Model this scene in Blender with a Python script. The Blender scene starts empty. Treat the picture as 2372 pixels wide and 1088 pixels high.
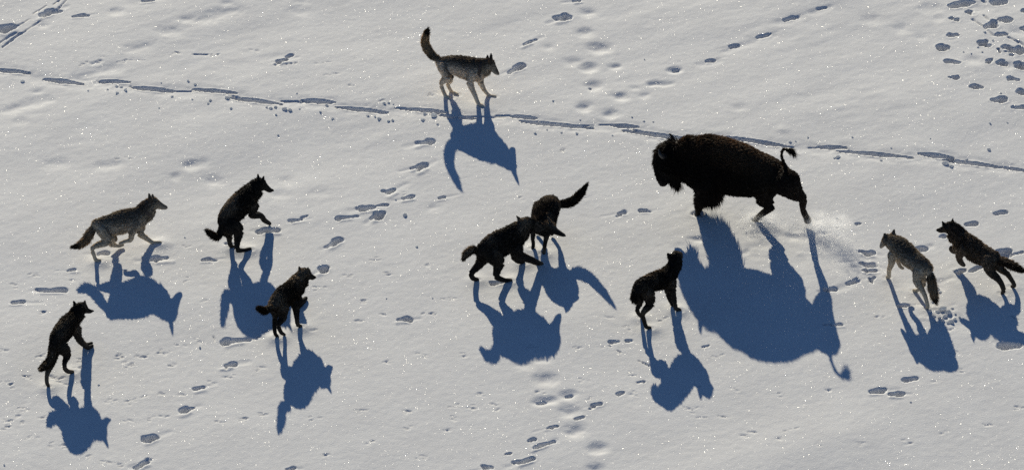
import bpy, math, random
import numpy as np
from mathutils import Vector

R = math.radians
rng = np.random.default_rng(7)
random.seed(7)
scene = bpy.context.scene
col = scene.collection

# ------------------------------------------------------------------ camera
CAM_ELEV = R(32.0)
CAM_DIST = 100.0
PXM = 151.0                        # photograph pixels per metre at the look-at point
IMG_W, IMG_H = 2372.0, 1088.0
FPX = PXM * CAM_DIST
CE, SE = math.cos(CAM_ELEV), math.sin(CAM_ELEV)
CAM = np.array([0.0, -CAM_DIST * CE, CAM_DIST * SE])
FWD = np.array([0.0, CE, -SE]); RIGHT = np.array([1.0, 0, 0]); UP = np.array([0.0, SE, CE])
cam_data = bpy.data.cameras.new('camera')
cam_data.lens = 36.0 * FPX / IMG_W
cam_data.sensor_width = 36.0
cam_data.clip_start = 1.0
cam_data.clip_end = 3000.0
cam = bpy.data.objects.new('camera', cam_data)
cam.location = CAM
cam.rotation_euler = (math.pi / 2 - CAM_ELEV, 0, 0)
col.objects.link(cam)
scene.camera = cam

# ------------------------------------------------------------------ sky and sun
SUN_ELEV, SUN_AZ = R(20.0), R(10.0)          # the sun stands behind the scene, a little to the left
to_sun = Vector((-math.sin(SUN_AZ) * math.cos(SUN_ELEV), math.cos(SUN_AZ) * math.cos(SUN_ELEV), math.sin(SUN_ELEV)))
world = bpy.data.worlds.new('World')
scene.world = world
world.use_nodes = True
wn = world.node_tree
sky = wn.nodes.new('ShaderNodeTexSky')
sky.sky_type = 'NISHITA'
sky.sun_disc = False
sky.sun_elevation = SUN_ELEV
sky.sun_rotation = -SUN_AZ
sky.altitude = 2400
sky.air_density = 1.0
sky.dust_density = 0.05
sky.ozone_density = 4.8
bg = wn.nodes['Background']
bg.inputs['Strength'].default_value = 0.070
wn.links.new(sky.outputs['Color'], bg.inputs['Color'])
sun_data = bpy.data.lights.new('sun', 'SUN')
sun_data.energy = 4.75
sun_data.angle = R(0.53)
sun_data.color = (1.0, 0.915, 0.73)
sun = bpy.data.objects.new('sun', sun_data)
sun.rotation_euler = to_sun.to_track_quat('Z', 'Y').to_euler()
sun.location = to_sun * 60
col.objects.link(sun)
scene.view_settings.view_transform = 'Standard'
scene.view_settings.look = 'None'
scene.view_settings.exposure = 0.0
scene.view_settings.gamma = 1.0
scene.view_settings.use_curve_mapping = False
scene.cycles.volume_bounces = 6
scene.cycles.use_denoising = False           # a denoiser would wipe out the glints of the hoar crystals


# ------------------------------------------------------------------ measuring helpers (photograph pixel -> point in the place)
def ray(u, v):
    d = FWD + RIGHT * ((u - IMG_W / 2) / FPX) - UP * ((v - IMG_H / 2) / FPX)
    return d / np.linalg.norm(d)


def ground(u, v, z=0.0):
    d = ray(u, v)
    return CAM + d * ((z - CAM[2]) / d[2])


def metres_per_px(p):
    return float(np.dot(p - CAM, FWD)) / FPX


# ------------------------------------------------------------------ materials
def new_mat(name):
    m = bpy.data.materials.new(name)
    m.use_nodes = True
    nt = m.node_tree
    for n in list(nt.nodes):
        nt.nodes.remove(n)
    out = nt.nodes.new('ShaderNodeOutputMaterial')
    return m, nt, out


def snow_material(name, glints=True, through=0.0):
    m, nt, out = new_mat(name)
    N = nt.nodes.new; L = nt.links.new
    geo = N('ShaderNodeNewGeometry')
    pb = N('ShaderNodeBsdfPrincipled')
    pb.inputs['Roughness'].default_value = 0.75
    pb.inputs['Specular IOR Level'].default_value = 0.15
    # slightly uneven white: dusted and crusted patches
    n1 = N('ShaderNodeTexNoise'); n1.inputs['Scale'].default_value = 1.3; n1.inputs['Detail'].default_value = 6
    L(geo.outputs['Position'], n1.inputs['Vector'])
    cr = N('ShaderNodeValToRGB')
    cr.color_ramp.elements[0].position = 0.3; cr.color_ramp.elements[0].color = (0.765, 0.77, 0.775, 1)
    cr.color_ramp.elements[1].position = 0.7; cr.color_ramp.elements[1].color = (0.825, 0.83, 0.83, 1)
    L(n1.outputs['Fac'], cr.inputs['Fac']); L(cr.outputs['Color'], pb.inputs['Base Color'])
    # grain
    n2 = N('ShaderNodeTexNoise'); n2.inputs['Scale'].default_value = 42; n2.inputs['Detail'].default_value = 3
    n2.inputs['Roughness'].default_value = 0.65
    L(geo.outputs['Position'], n2.inputs['Vector'])
    bp = N('ShaderNodeBump'); bp.inputs['Strength'].default_value = 0.55; bp.inputs['Distance'].default_value = 0.008
    L(n2.outputs['Fac'], bp.inputs['Height']); L(bp.outputs['Normal'], pb.inputs['Normal'])
    if not glints:
        tr = N('ShaderNodeBsdfTranslucent'); tr.inputs['Color'].default_value = (.85, .87, .9, 1)
        mx = N('ShaderNodeMixShader'); mx.inputs[0].default_value = through
        L(pb.outputs['BSDF'], mx.inputs[1]); L(tr.outputs[0], mx.inputs[2]); L(mx.outputs[0], out.inputs['Surface'])
        return m
    # loose hoar crystals: each a tiny mirror with its own random tilt
    vo = N('ShaderNodeTexVoronoi'); vo.inputs['Scale'].default_value = 125.0
    L(geo.outputs['Position'], vo.inputs['Vector'])
    sub = N('ShaderNodeVectorMath'); sub.operation = 'SUBTRACT'; sub.inputs[1].default_value = (0.5, 0.5, 0.5)
    L(vo.outputs['Color'], sub.inputs[0])
    mul = N('ShaderNodeVectorMath'); mul.operation = 'MULTIPLY'; mul.inputs[1].default_value = (1.1, 1.1, 0.0)
    L(sub.outputs[0], mul.inputs[0])
    add = N('ShaderNodeVectorMath'); add.operation = 'ADD'; add.inputs[1].default_value = (0, 0, 1)
    L(mul.outputs[0], add.inputs[0])
    nor = N('ShaderNodeVectorMath'); nor.operation = 'NORMALIZE'
    L(add.outputs[0], nor.inputs[0])
    gl = N('ShaderNodeBsdfGlossy'); gl.inputs['Roughness'].default_value = 0.2
    gl.inputs['Color'].default_value = (0.9, 0.9, 0.9, 1)
    L(nor.outputs[0], gl.inputs['Normal'])
    sep = N('ShaderNodeSeparateColor'); L(vo.outputs['Color'], sep.inputs[0])
    # crystal size differs from one to the next
    sz = N('ShaderNodeMath'); sz.operation = 'MULTIPLY_ADD'; sz.inputs[1].default_value = 0.27; sz.inputs[2].default_value = 0.06
    L(sep.outputs[2], sz.inputs[0])
    lt = N('ShaderNodeMath'); lt.operation = 'LESS_THAN'
    L(vo.outputs['Distance'], lt.inputs[0]); L(sz.outputs[0], lt.inputs[1])
    # crystals lie denser in some patches
    n3 = N('ShaderNodeTexNoise'); n3.inputs['Scale'].default_value = 2.2; n3.inputs['Detail'].default_value = 2
    L(geo.outputs['Position'], n3.inputs['Vector'])
    pm = N('ShaderNodeMapRange'); pm.inputs['From Min'].default_value = 0.30; pm.inputs['From Max'].default_value = 0.62
    L(n3.outputs['Fac'], pm.inputs['Value'])
    f1 = N('ShaderNodeMath'); f1.operation = 'MULTIPLY'
    L(lt.outputs[0], f1.inputs[0]); L(pm.outputs['Result'], f1.inputs[1])
    f2 = N('ShaderNodeMath'); f2.operation = 'MULTIPLY'; f2.inputs[1].default_value = 0.075
    L(f1.outputs[0], f2.inputs[0])
    mix = N('ShaderNodeMixShader')
    L(f2.outputs[0], mix.inputs[0]); L(pb.outputs['BSDF'], mix.inputs[1]); L(gl.outputs['BSDF'], mix.inputs[2])
    L(mix.outputs[0], out.inputs['Surface'])
    return m


def coat_material(name, translucent):
    """Fur: colour from the animal's own markings, a little light passes through the hair."""
    m, nt, out = new_mat(name)
    N = nt.nodes.new; L = nt.links.new
    at = N('ShaderNodeAttribute'); at.attribute_name = 'coat'
    tc = N('ShaderNodeTexCoord')
    n1 = N('ShaderNodeTexNoise'); n1.inputs['Scale'].default_value = 22; n1.inputs['Detail'].default_value = 4
    L(tc.outputs['Object'], n1.inputs['Vector'])
    mr = N('ShaderNodeMapRange'); mr.inputs['To Min'].default_value = 0.55; mr.inputs['To Max'].default_value = 1.4
    L(n1.outputs['Fac'], mr.inputs['Value'])
    mc = N('ShaderNodeVectorMath'); mc.operation = 'SCALE'
    L(at.outputs['Color'], mc.inputs[0]); L(mr.outputs['Result'], mc.inputs['Scale'])
    pb = N('ShaderNodeBsdfPrincipled')
    pb.inputs['Roughness'].default_value = 0.7
    pb.inputs['Specular IOR Level'].default_value = 0.12
    L(mc.outputs[0], pb.inputs['Base Color'])
    if translucent > 0:
        tr = N('ShaderNodeBsdfTranslucent')
        tint = N('ShaderNodeVectorMath'); tint.operation = 'MULTIPLY'; tint.inputs[1].default_value = (1.2, 1.05, 0.88)
        L(mc.outputs[0], tint.inputs[0]); L(tint.outputs[0], tr.inputs['Color'])
        mix = N('ShaderNodeMixShader'); mix.inputs[0].default_value = translucent
        L(pb.outputs[0], mix.inputs[1]); L(tr.outputs[0], mix.inputs[2]); L(mix.outputs[0], out.inputs['Surface'])
    else:
        L(pb.outputs[0], out.inputs['Surface'])
    return m


def plain_material(name, color, rough, noise=0.25):
    m, nt, out = new_mat(name)
    N = nt.nodes.new; L = nt.links.new
    tc = N('ShaderNodeTexCoord')
    n1 = N('ShaderNodeTexNoise'); n1.inputs['Scale'].default_value = 30
    L(tc.outputs['Object'], n1.inputs['Vector'])
    cr = N('ShaderNodeValToRGB')
    cr.color_ramp.elements[0].color = tuple(c * (1 - noise) for c in color) + (1,)
    cr.color_ramp.elements[1].color = tuple(min(1, c * (1 + noise)) for c in color) + (1,)
    L(n1.outputs['Fac'], cr.inputs['Fac'])
    pb = N('ShaderNodeBsdfPrincipled'); pb.inputs['Roughness'].default_value = rough
    L(cr.outputs['Color'], pb.inputs['Base Color']); L(pb.outputs[0], out.inputs['Surface'])
    return m


M_SNOW = snow_material('snow')
M_CLOD = snow_material('loose_snow', glints=False, through=.6)
M_POWDER, _nt, _out = new_mat('snow_powder')
_d = _nt.nodes.new('ShaderNodeBsdfDiffuse'); _d.inputs['Color'].default_value = (.9, .9, .9, 1)
_t = _nt.nodes.new('ShaderNodeBsdfTranslucent'); _t.inputs['Color'].default_value = (.95, .95, .95, 1)
_m = _nt.nodes.new('ShaderNodeMixShader'); _m.inputs[0].default_value = .65
_nt.links.new(_d.outputs[0], _m.inputs[1]); _nt.links.new(_t.outputs[0], _m.inputs[2]); _nt.links.new(_m.outputs[0], _out.inputs['Surface'])
M_SKIN = coat_material('undercoat', 0.0)
M_FUR = coat_material('guard_hair', 0.42)
M_HORN = plain_material('horn', (0.03, 0.027, 0.024), 0.35)
M_EYE = plain_material('eye', (0.015, 0.01, 0.006), 0.1)
M_NOSE = plain_material('nose_leather', (0.012, 0.011, 0.011), 0.4)
M_COLLAR = plain_material('collar_strap', (0.035, 0.022, 0.018), 0.6)
M_BOX = plain_material('transmitter_box', (0.45, 0.44, 0.42), 0.4)


def mesh_object(name, verts, faces, mat, parent=None, smooth=True):
    me = bpy.data.meshes.new(name)
    me.from_pydata([tuple(map(float, v)) for v in verts], [], faces)
    me.materials.append(mat)
    if smooth:
        me.polygons.foreach_set('use_smooth', [True] * len(me.polygons))
    me.update()
    o = bpy.data.objects.new(name, me)
    col.objects.link(o)
    o.parent = parent
    return o


def tag(o, label=None, category=None, group=None, kind=None):
    if label: o['label'] = label
    if category: o['category'] = category
    if group: o['group'] = group
    if kind: o['kind'] = kind


# ------------------------------------------------------------------ the snowfield: one sheet with every track pressed into it
DX, DY = 0.0165, 0.024
X0, X1, Y0, Y1 = -9.4, 9.4, -8.2, 8.6
xs = np.arange(X0, X1 + DX, DX)
ys = np.arange(Y0, Y1 + DY, DY)
out_steps = np.array([0.05, 0.15, 0.4, 1, 2.5, 6, 15, 40, 100, 250, 600])
gx = np.concatenate([X0 - out_steps[::-1], xs, xs[-1] + out_steps])
gy = np.concatenate([Y0 - out_steps[::-1], ys, ys[-1] + out_steps])
NO = len(out_steps)
nx, ny = len(xs), len(ys)
H = np.zeros((ny, nx))


def spectral(sx, sy, ang, seed):
    """Smooth noise with feature length sx along direction ang and sy across it, unit variance."""
    r = np.random.default_rng(seed)
    w = r.standard_normal((ny, nx))
    fx = np.fft.fftfreq(nx, DX)[None, :]
    fy = np.fft.fftfreq(ny, DY)[:, None]
    c, s = math.cos(ang), math.sin(ang)
    a = fx * c + fy * s
    b = -fx * s + fy * c
    filt = np.exp(-((a * sx) ** 2 + (b * sy) ** 2) * 4.0)
    f = np.fft.ifft2(np.fft.fft2(w) * filt).real
    return f / f.std()


calm = np.clip((np.arange(ny) * DY + Y0 + 3.0) / 7.0, 0.35, 1.0)[:, None]      # the near snow lies smoother
H += 0.010 * spectral(2.6, 1.3, R(35), 1)
H += 0.0022 * calm * spectral(0.9, 0.32, R(30), 2)
H += 0.0011 * calm * spectral(0.30, 0.13, R(24), 3) * (0.5 + 0.5 * np.clip(spectral(1.2, 1.2, 0, 5), -1, 1.5))
H += 0.0006 * spectral(0.07, 0.06, R(35), 4)
WOB1 = spectral(0.075, 0.075, 0, 11)
WOB2 = spectral(0.22, 0.22, 0, 12)
XX, YY = np.meshgrid(xs, ys)


def press(a, b, hw, depth, soft=0.0, lens=False, rim=0.05, rough=0.30, taper=0.0):
    """A hole or trough from ground point a to b, half width hw."""
    ax, ay, bx, by = a[0], a[1], b[0], b[1]
    pad = hw * 2.6 + 0.05
    i0 = max(0, int((min(ax, bx) - pad - X0) / DX)); i1 = min(nx, int((max(ax, bx) + pad - X0) / DX) + 2)
    j0 = max(0, int((min(ay, by) - pad - Y0) / DY)); j1 = min(ny, int((max(ay, by) + pad - Y0) / DY) + 2)
    if i1 <= i0 or j1 <= j0:
        return
    x = XX[j0:j1, i0:i1]; y = YY[j0:j1, i0:i1]
    dx, dy = bx - ax, by - ay
    ll = dx * dx + dy * dy + 1e-9
    t = np.clip(((x - ax) * dx + (y - ay) * dy) / ll, 0, 1)
    d = np.hypot(x - ax - t * dx, y - ay - t * dy)
    w = hw * (np.sin(np.pi * (0.06 + 0.88 * t)) ** 0.7 if lens else 1.0 - taper * t if taper >= 0 else 1.0 + taper * (1 - t))
    s = d / w
    wob = np.clip(0.6 * WOB1[j0:j1, i0:i1] + 0.8 * WOB2[j0:j1, i0:i1], -1.6, 1.6)
    s = np.maximum(0, s + (0.5 if soft > 0 else 1.0) * rough * wob * np.exp(-((s - 1) / 0.7) ** 2))
    rim *= 0.22
    if soft > 0:
        depth = depth * 0.36
        prof = -np.exp(-(s * s) * 1.1) + rim * np.exp(-((s - 1.7) / 0.45) ** 2)
    else:
        # the far lip slopes in gently, the near lip breaks off sharply
        far = np.clip((y - (ay + t * dy)) / w, 0, 1)
        q = np.clip((1.08 + 0.40 * far - s) / (0.42 + 0.85 * far), 0, 1)
        prof = -(q * q * (3 - 2 * q)) + rim * np.exp(-((s - 1.45) / 0.36) ** 2)
    H[j0:j1, i0:i1] += depth * prof


def hole(u0, v0, u1, v1, hw, depth, **k):
    """Pixels of the hole's two ends; the ends are pulled in by the half width."""
    a, b = ground(u0, v0), ground(u1, v1)
    if k.get('lens'):
        hw *= 0.47
    elif not k.get('soft'):
        hw *= 0.68
        k.setdefault('rough', .58)
        k['taper'] = rng.choice([-1, 1]) * rng.uniform(.2, .55)
        hw *= 1.12
        depth *= rng.uniform(.75, 1.15)
        if hw > .04 and u0 < 2100:
            # a paw never leaves a clean stamp: a toe gouge on one end and a light drag mark
            d0 = b - a
            e = b if rng.random() < .6 else a
            sd = 1 if e is b else -1
            off = np.array([rng.normal(0, .02), rng.normal(0, .03), 0])
            press(e - d0 * .25 * sd + off, e + d0 * rng.uniform(-.05, .12) * sd + off * 1.5, hw * rng.uniform(.40, .62), depth * rng.uniform(.35, .7), rough=.5)
            n0 = np.linalg.norm(d0[:2]) + 1e-6
            press(e, e + d0 / n0 * sd * rng.uniform(.08, .26), hw * rng.uniform(.45, .8), depth * .18, soft=1, rim=.3, rough=.4)
            m = (a + b) / 2 - np.array([rng.normal(0, .03), hw * 1.35, 0])
            press(m - d0 * .35, m + d0 * .35, hw * .55, -depth * .28, soft=1, rim=0, rough=.5)
    d = b - a; n = np.linalg.norm(d[:2])
    if n > 2.05 * hw and not k.get('lens'):
        a, b = a + d * hw / n, b - d * hw / n
    elif not k.get('lens'):
        a = a + d * 0.42; b = b - d * 0.42
    press(a, b, hw, depth, **k)


def crop_holes(ox, oy, s, rows, **kw):
    for r_ in rows:
        x0, y0, x1, y1, hw, dep = r_
        hole(ox + x0 / s, oy + y0 / s, ox + x1 / s, oy + y1 / s, hw, dep, **kw)


# --- the chain of long drag marks crossing the field
crop_holes(0, 0, 2.72, [
    (-60, 432, 190, 458, .10, .13), (275, 497, 525, 530, .11, .14), (630, 512, 820, 524, .095, .13),
    (830, 556, 1100, 578, .11, .14), (1215, 565, 1490, 590, .095, .13), (1450, 618, 1778, 662, .11, .14),
    (1765, 638, 1900, 642, .035, .05), (1900, 635, 2108, 650, .10, .13)], lens=True, rim=.35, rough=.14)
crop_holes(800, 180, 2.965, [
    (-70, 206, 290, 240, .10, .14), (340, 212, 445, 216, .04, .05), (420, 220, 695, 242, .10, .13),
    (650, 262, 900, 288, .10, .12), (1010, 262, 1142, 266, .03, .04), (1135, 270, 1312, 282, .09, .12),
    (1200, 303, 1705, 350, .10, .14), (1735, 322, 1825, 324, .03, .04), (1822, 327, 2015, 340, .09, .12),
    (1905, 362, 2360, 425, .10, .14)], lens=True, rim=.35, rough=.14)
crop_holes(1600, 0, 2.72, [
    (230, 868, 620, 928, .09, .13), (795, 930, 985, 934, .09, .12), (920, 956, 1400, 1000, .095, .14),
    (1435, 973, 1655, 998, .11, .13), (1590, 1010, 1960, 1056, .10, .14), (1950, 1052, 2150, 1085, .08, .1)], lens=True, rim=.35, rough=.14)

TRAIL = [(-40, 158), (35, 166), (145, 190), (225, 190), (265, 194), (355, 211), (500, 212), (590, 236), (740, 238), (850, 255), (970, 257), (1050, 270), (1210, 274),
         (1300, 290), (1440, 293), (1540, 316), (1700, 325), (1800, 340), (1930, 343), (2020, 360), (2160, 362), (2260, 378), (2372, 392), (2440, 402)]
for (p, q) in zip(TRAIL[:-1], TRAIL[1:]):
    if rng.random() < .6:
        t0, t1 = rng.uniform(0, .45), rng.uniform(.5, 1.0)
        hole(p[0] + (q[0] - p[0]) * t0, p[1] + (q[1] - p[1]) * t0, p[0] + (q[0] - p[0]) * t1, p[1] + (q[1] - p[1]) * t1, .03, .022, lens=True, rim=.25, rough=.6)
    hole(p[0], p[1] + 2, q[0], q[1] + 2, .16, .035, soft=1, rim=.3, rough=.5)

# --- upper left: two bigger prints, runner grooves, old wind-filled tracks
crop_holes(0, 0, 2.72, [
    (-10, 195, 100, 160, .13, .13), (245, 105, 355, 62, .12, .13), (445, 108, 535, 98, .06, .07),
    (880, 14, 985, 2, .08, .09), (1740, 392, 1830, 374, .09, .08)])
crop_holes(0, 0, 2.72, [
    (690, 82, 775, 68, .10, .05), (225, 168, 305, 152, .09, .04), (560, 410, 640, 392, .05, .03),
    (0, 700, 120, 680, .13, .05), (100, 675, 340, 612, .14, .05), (790, 325, 970, 285, .15, .05), (990, 218, 1140, 182, .16, .06),
    (1120, 132, 1240, 122, .12, .05), (1230, 138, 1510, 58, .15, .06), (450, 500, 760, 420, .14, .05), (210, 580, 270, 570, .09, .04),
    (1840, 70, 1960, 75, .15, .04), (1850, 15, 1930, 8, .13, .04), (1400, 30, 1460, 20, .1, .04), (1150, 1050, 1330, 1010, .12, .04),
    (260, 1035, 440, 1020, .13, .04), (600, 1050, 780, 1030, .12, .04), (90, 770, 170, 765, .1, .03)], soft=1, rim=.12)
for (a0, b0, a1, b1) in [(-10, 272, 100, 205), (10, 300, 135, 205), (130, 215, 260, 128), (105, 165, 200, 112), (205, 88, 300, 30), (350, 70, 425, -10),
                         (262, 118, 330, 80), (330, 30, 420, -30)]:
    crop_holes(0, 0, 2.72, [(a0, b0, a1, b1, .022, .022)], rim=.35)

# --- the trampled lane at the upper right
crop_holes(2100, 0, 3.886, [
    (370, 60, 590, 25, .14, .19), (490, 115, 620, 95, .14, .18), (360, 165, 435, 160, .09, .09), (425, 165, 490, 195, .10, .12),
    (355, 320, 485, 312, .09, .14), (285, 430, 392, 428, .11, .15), (350, 560, 500, 580, .10, .15), (345, 708, 465, 705, .09, .14),
    (585, 795, 720, 798, .085, .14), (735, 910, 895, 905, .10, .15), (955, 985, 1100, 965, .10, .15), (765, 22, 905, 15, .10, .15),
    (810, 180, 940, 188, .10, .14), (710, 210, 845, 260, .14, .19), (635, 375, 715, 400, .10, .13), (680, 415, 770, 418, .07, .09),
    (835, 420, 1030, 475, .14, .19), (910, 505, 985, 505, .08, .1), (710, 540, 775, 565, .09, .12), (830, 560, 895, 585, .10, .13),
    (1000, 600, 1090, 590, .13, .17), (900, 700, 1035, 738, .10, .15), (985, 810, 1075, 850, .09, .14), (1025, 115, 1080, 110, .1, .13),
    (1030, 260, 1080, 262, .08, .1), (800, 320, 860, 310, .07, .08), (860, 300, 920, 325, .05, .08), (820, 440, 850, 490, .04, .06)], rim=.16)
for seg in [(590, 170, 700, 250), (690, 245, 790, 330), (690, 130, 740, 190), (905, 335, 1010, 385), (1000, 375, 1080, 430), (870, 470, 960, 480), (680, 0, 720, 30)]:
    crop_holes(2100, 0, 3.886, [seg + (.035, .022)], rim=.35, rough=.4)
crop_holes(2100, 0, 3.886, [(130, 80, 330, 60, .13, .05), (200, 160, 360, 150, .14, .05), (520, 540, 680, 545, .12, .05), (880, 600, 990, 595, .1, .05),
                            (560, 30, 700, 120, .16, .05), (950, 280, 1040, 300, .12, .05), (60, 330, 180, 340, .1, .03)], soft=1, rim=.1)

# --- diagonal single file, right of centre
crop_holes(1600, 0, 2.72, [(85, 388, 150, 374, .055, .045), (238, 294, 305, 282, .055, .045), (405, 242, 500, 215, .06, .05), (580, 132, 655, 110, .06, .055),
                           (795, 60, 865, 44, .05, .04)], rim=.25)
crop_holes(1600, 0, 2.72, [(40, 412, 190, 378, .08, .03), (190, 330, 340, 275, .08, .03), (340, 280, 540, 215, .09, .03), (540, 155, 700, 105, .09, .03),
                           (740, 90, 900, 35, .08, .03), (-200, 540, -110, 520, .08, .05), (-330, 610, -250, 590, .08, .04),
                           (540, 825, 620, 815, .1, -.03), (270, 685, 340, 680, .1, .03), (1080, 125, 1190, 115, .13, .04), (1270, 185, 1380, 172, .12, .04)],
           soft=1, rim=.15)

# --- old rounded prints above the trail, centre right
crop_holes(1180, 0, 3.6275, [
    (600, 115, 740, 95, .12, .07), (580, 290, 700, 255, .13, .08), (680, 415, 840, 395, .14, .10), (460, 530, 610, 510, .12, .05), (610, 590, 720, 550, .11, .09),
    (270, 405, 390, 390, .11, .04), (840, 565, 950, 550, .08, .07), (660, 745, 770, 705, .12, .08), (875, 835, 985, 800, .12, .09), (580, 925, 680, 880, .12, .10),
    (790, 985, 890, 940, .12, .09), (1150, 720, 1270, 692, .08, .08), (1340, 605, 1440, 575, .08, .09), (1010, 745, 1100, 738, .07, .04)], soft=1, rim=.16)
crop_holes(1180, 0, 3.6275, [(415, 165, 530, 130, .12, .13), (95, 390, 212, 340, .09, .11), (20, 590, 125, 545, .11, .12), (540, 10, 615, 0, .08, .1),
                             (1370, 592, 1420, 582, .04, .05), (660, 745, 690, 742, .03, .04)])

# --- crisp prints through the middle and lower left
crop_holes(400, 380, 3.2, [
    (660, 490, 805, 488, .10, .11), (860, 425, 980, 408, .06, .08), (1212, 405, 1330, 392, .065, .09), (1155, 605, 1265, 550, .11, .13), (1080, 795, 1172, 745, .12, .13),
    (1390, 335, 1520, 320, .09, .11), (1500, 310, 1605, 302, .05, .07), (1490, 400, 1575, 345, .11, .12), (1572, 225, 1660, 180, .11, .12), (1690, 260, 1795, 240, .08, .1),
    (1950, 255, 2035, 240, .06, .08), (1800, 50, 1890, 5, .11, .12), (210, 708, 295, 700, .06, .08), (385, 595, 440, 580, .06, .05)])
crop_holes(400, 380, 3.2, [(240, 120, 370, 105, .14, .06), (0, 95, 40, 85, .1, .04), (720, 240, 840, 210, .12, .04), (1870, 325, 1980, 310, .11, .04),
                           (780, 120, 900, 110, .12, .03), (1000, 215, 1160, 205, .12, .03), (470, 700, 520, 690, .07, .02), (80, 5, 180, -5, .1, .04)], soft=1)
for (u, v, wpx, tilt, hw, dep) in [
    (935, 739, 36, 2, .08, .11), (540, 786, 48, 8, .10, .11), (531, 842, 34, 6, .10, .12), (460, 896, 32, 8, .09, .11), (431, 947, 30, 10, .11, .12),
    (347, 1014, 34, 12, .10, .12), (334, 1071, 32, 10, .10, .12), (672, 1083, 28, 2, .06, .09), (40, 700, 34, 0, .065, .09), (122, 672, 70, 2, .07, .08),
    (167, 624, 24, 1, .055, .08), (237, 586, 28, 1, .07, .05), (373, 597, 44, 4, .10, .11), (985, 329, 38, 8, .10, .12), (973, 385, 34, 8, .10, .12),
    (290, 625, 14, 0, .04, .05), (1440, 493, 26, 4, .07, .08), (1490, 489, 20, 1, .055, .07), (2029, 906, 34, 3, .075, .1), (2073, 913, 32, 1, .075, .1),
    (2110, 878, 36, 4, .05, .08), (1935, 751, 34, 2, .06, .09), (1425, 790, 26, 2, .05, .08), (1458, 787, 20, 1, .045, .07), (1635, 800, 24, 6, .045, .06),
    (1926, 671, 22, 2, .05, .08), (2020, 649, 14, 12, .03, .05), (655, 142, 34, 5, .08, .05), (1150, 655, 34, 3, .06, .07), (2342, 801, 56, 0, .11, .14)]:
    hole(u - wpx / 2, v + tilt / 2, u + wpx / 2, v - tilt / 2, hw, dep)

# --- lower centre: half-filled prints
crop_holes(800, 700, 2.804, [
    (1115, 410, 1220, 395, .13, .05), (1230, 380, 1320, 362, .12, .05), (1265, 515, 1345, 478, .14, .08), (1220, 650, 1370, 630, .09, .08), (1400, 612, 1500, 590, .10, .08),
    (1410, 730, 1510, 690, .13, .08), (1440, 870, 1540, 800, .14, .09), (1595, 960, 1685, 930, .12, .09), (1590, 1085, 1660, 1065, .11, .08), (1120, 290, 1240, 250, .13, .05)],
    soft=1, rim=.18)
crop_holes(800, 700, 2.804, [
    (1590, 670, 1670, 650, .06, .08), (1760, 595, 1815, 578, .05, .07), (1885, 517, 1950, 505, .045, .06), (1320, 815, 1390, 798, .06, .09), (1175, 902, 1245, 885, .05, .08),
    (1215, 955, 1340, 905, .08, .09), (1030, 990, 1090, 975, .05, .08), (1115, 1045, 1225, 1010, .08, .09), (890, 1080, 970, 1068, .06, .09), (1480, 760, 1560, 738, .05, .06),
    (1240, 652, 1300, 645, .035, .06), (1430, 605, 1480, 600, .03, .05)], rim=.2)

# --- right edge: tracks of the two wolves coming in
crop_holes(1900, 480, 2.72, [
    (225, 275, 335, 295, .09, .09), (240, 350, 355, 375, .09, .08), (250, 400, 310, 405, .07, .12), (295, 412, 365, 398, .07, .06), (160, 490, 250, 462, .06, .06), (30, 525, 75, 515, .06, .1),
    (580, 272, 670, 255, .08, .08), (740, 192, 795, 182, .07, .09), (900, 112, 985, 98, .07, .08), (1090, 45, 1170, 30, .07, .08), (1110, 300, 1210, 272, .10, .08),
    (1150, 318, 1290, 282, .05, .08), (835, 420, 935, 400, .10, .08), (930, 415, 1020, 375, .05, .05), (940, 100, 985, 95, .03, .04),
    (305, 445, 335, 485, .03, .06), (220, 110, 255, 105, .04, .05), (480, 622, 555, 618, .06, .06)], rim=.2)
crop_holes(1900, 480, 2.72, [(80, 530, 250, 470, .07, .03), (570, 285, 720, 235, .07, .03), (730, 480, 850, 440, .06, .03), (660, 560, 780, 480, .14, .04), (120, 300, 330, 350, .2, .04),
                             (830, 700, 1280, 780, .2, .03), (1080, 850, 1200, 830, .12, .05)], soft=1)
# churned snow under the bison
for i in range(60):
    u = rng.normal(1800, 95); v = rng.normal(560, 26)
    g = ground(u, v)
    press(g, g + np.array([rng.normal(0, .08), rng.normal(0, .05), 0]), rng.uniform(.04, .11), rng.uniform(-.02, .03), soft=1)
for i in range(26):
    u = rng.normal(2170, 22); v = rng.normal(728, 12)
    g = ground(u, v)
    press(g, g + np.array([.03, .01, 0]), rng.uniform(.03, .07), rng.uniform(-.03, .035), soft=1)

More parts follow.
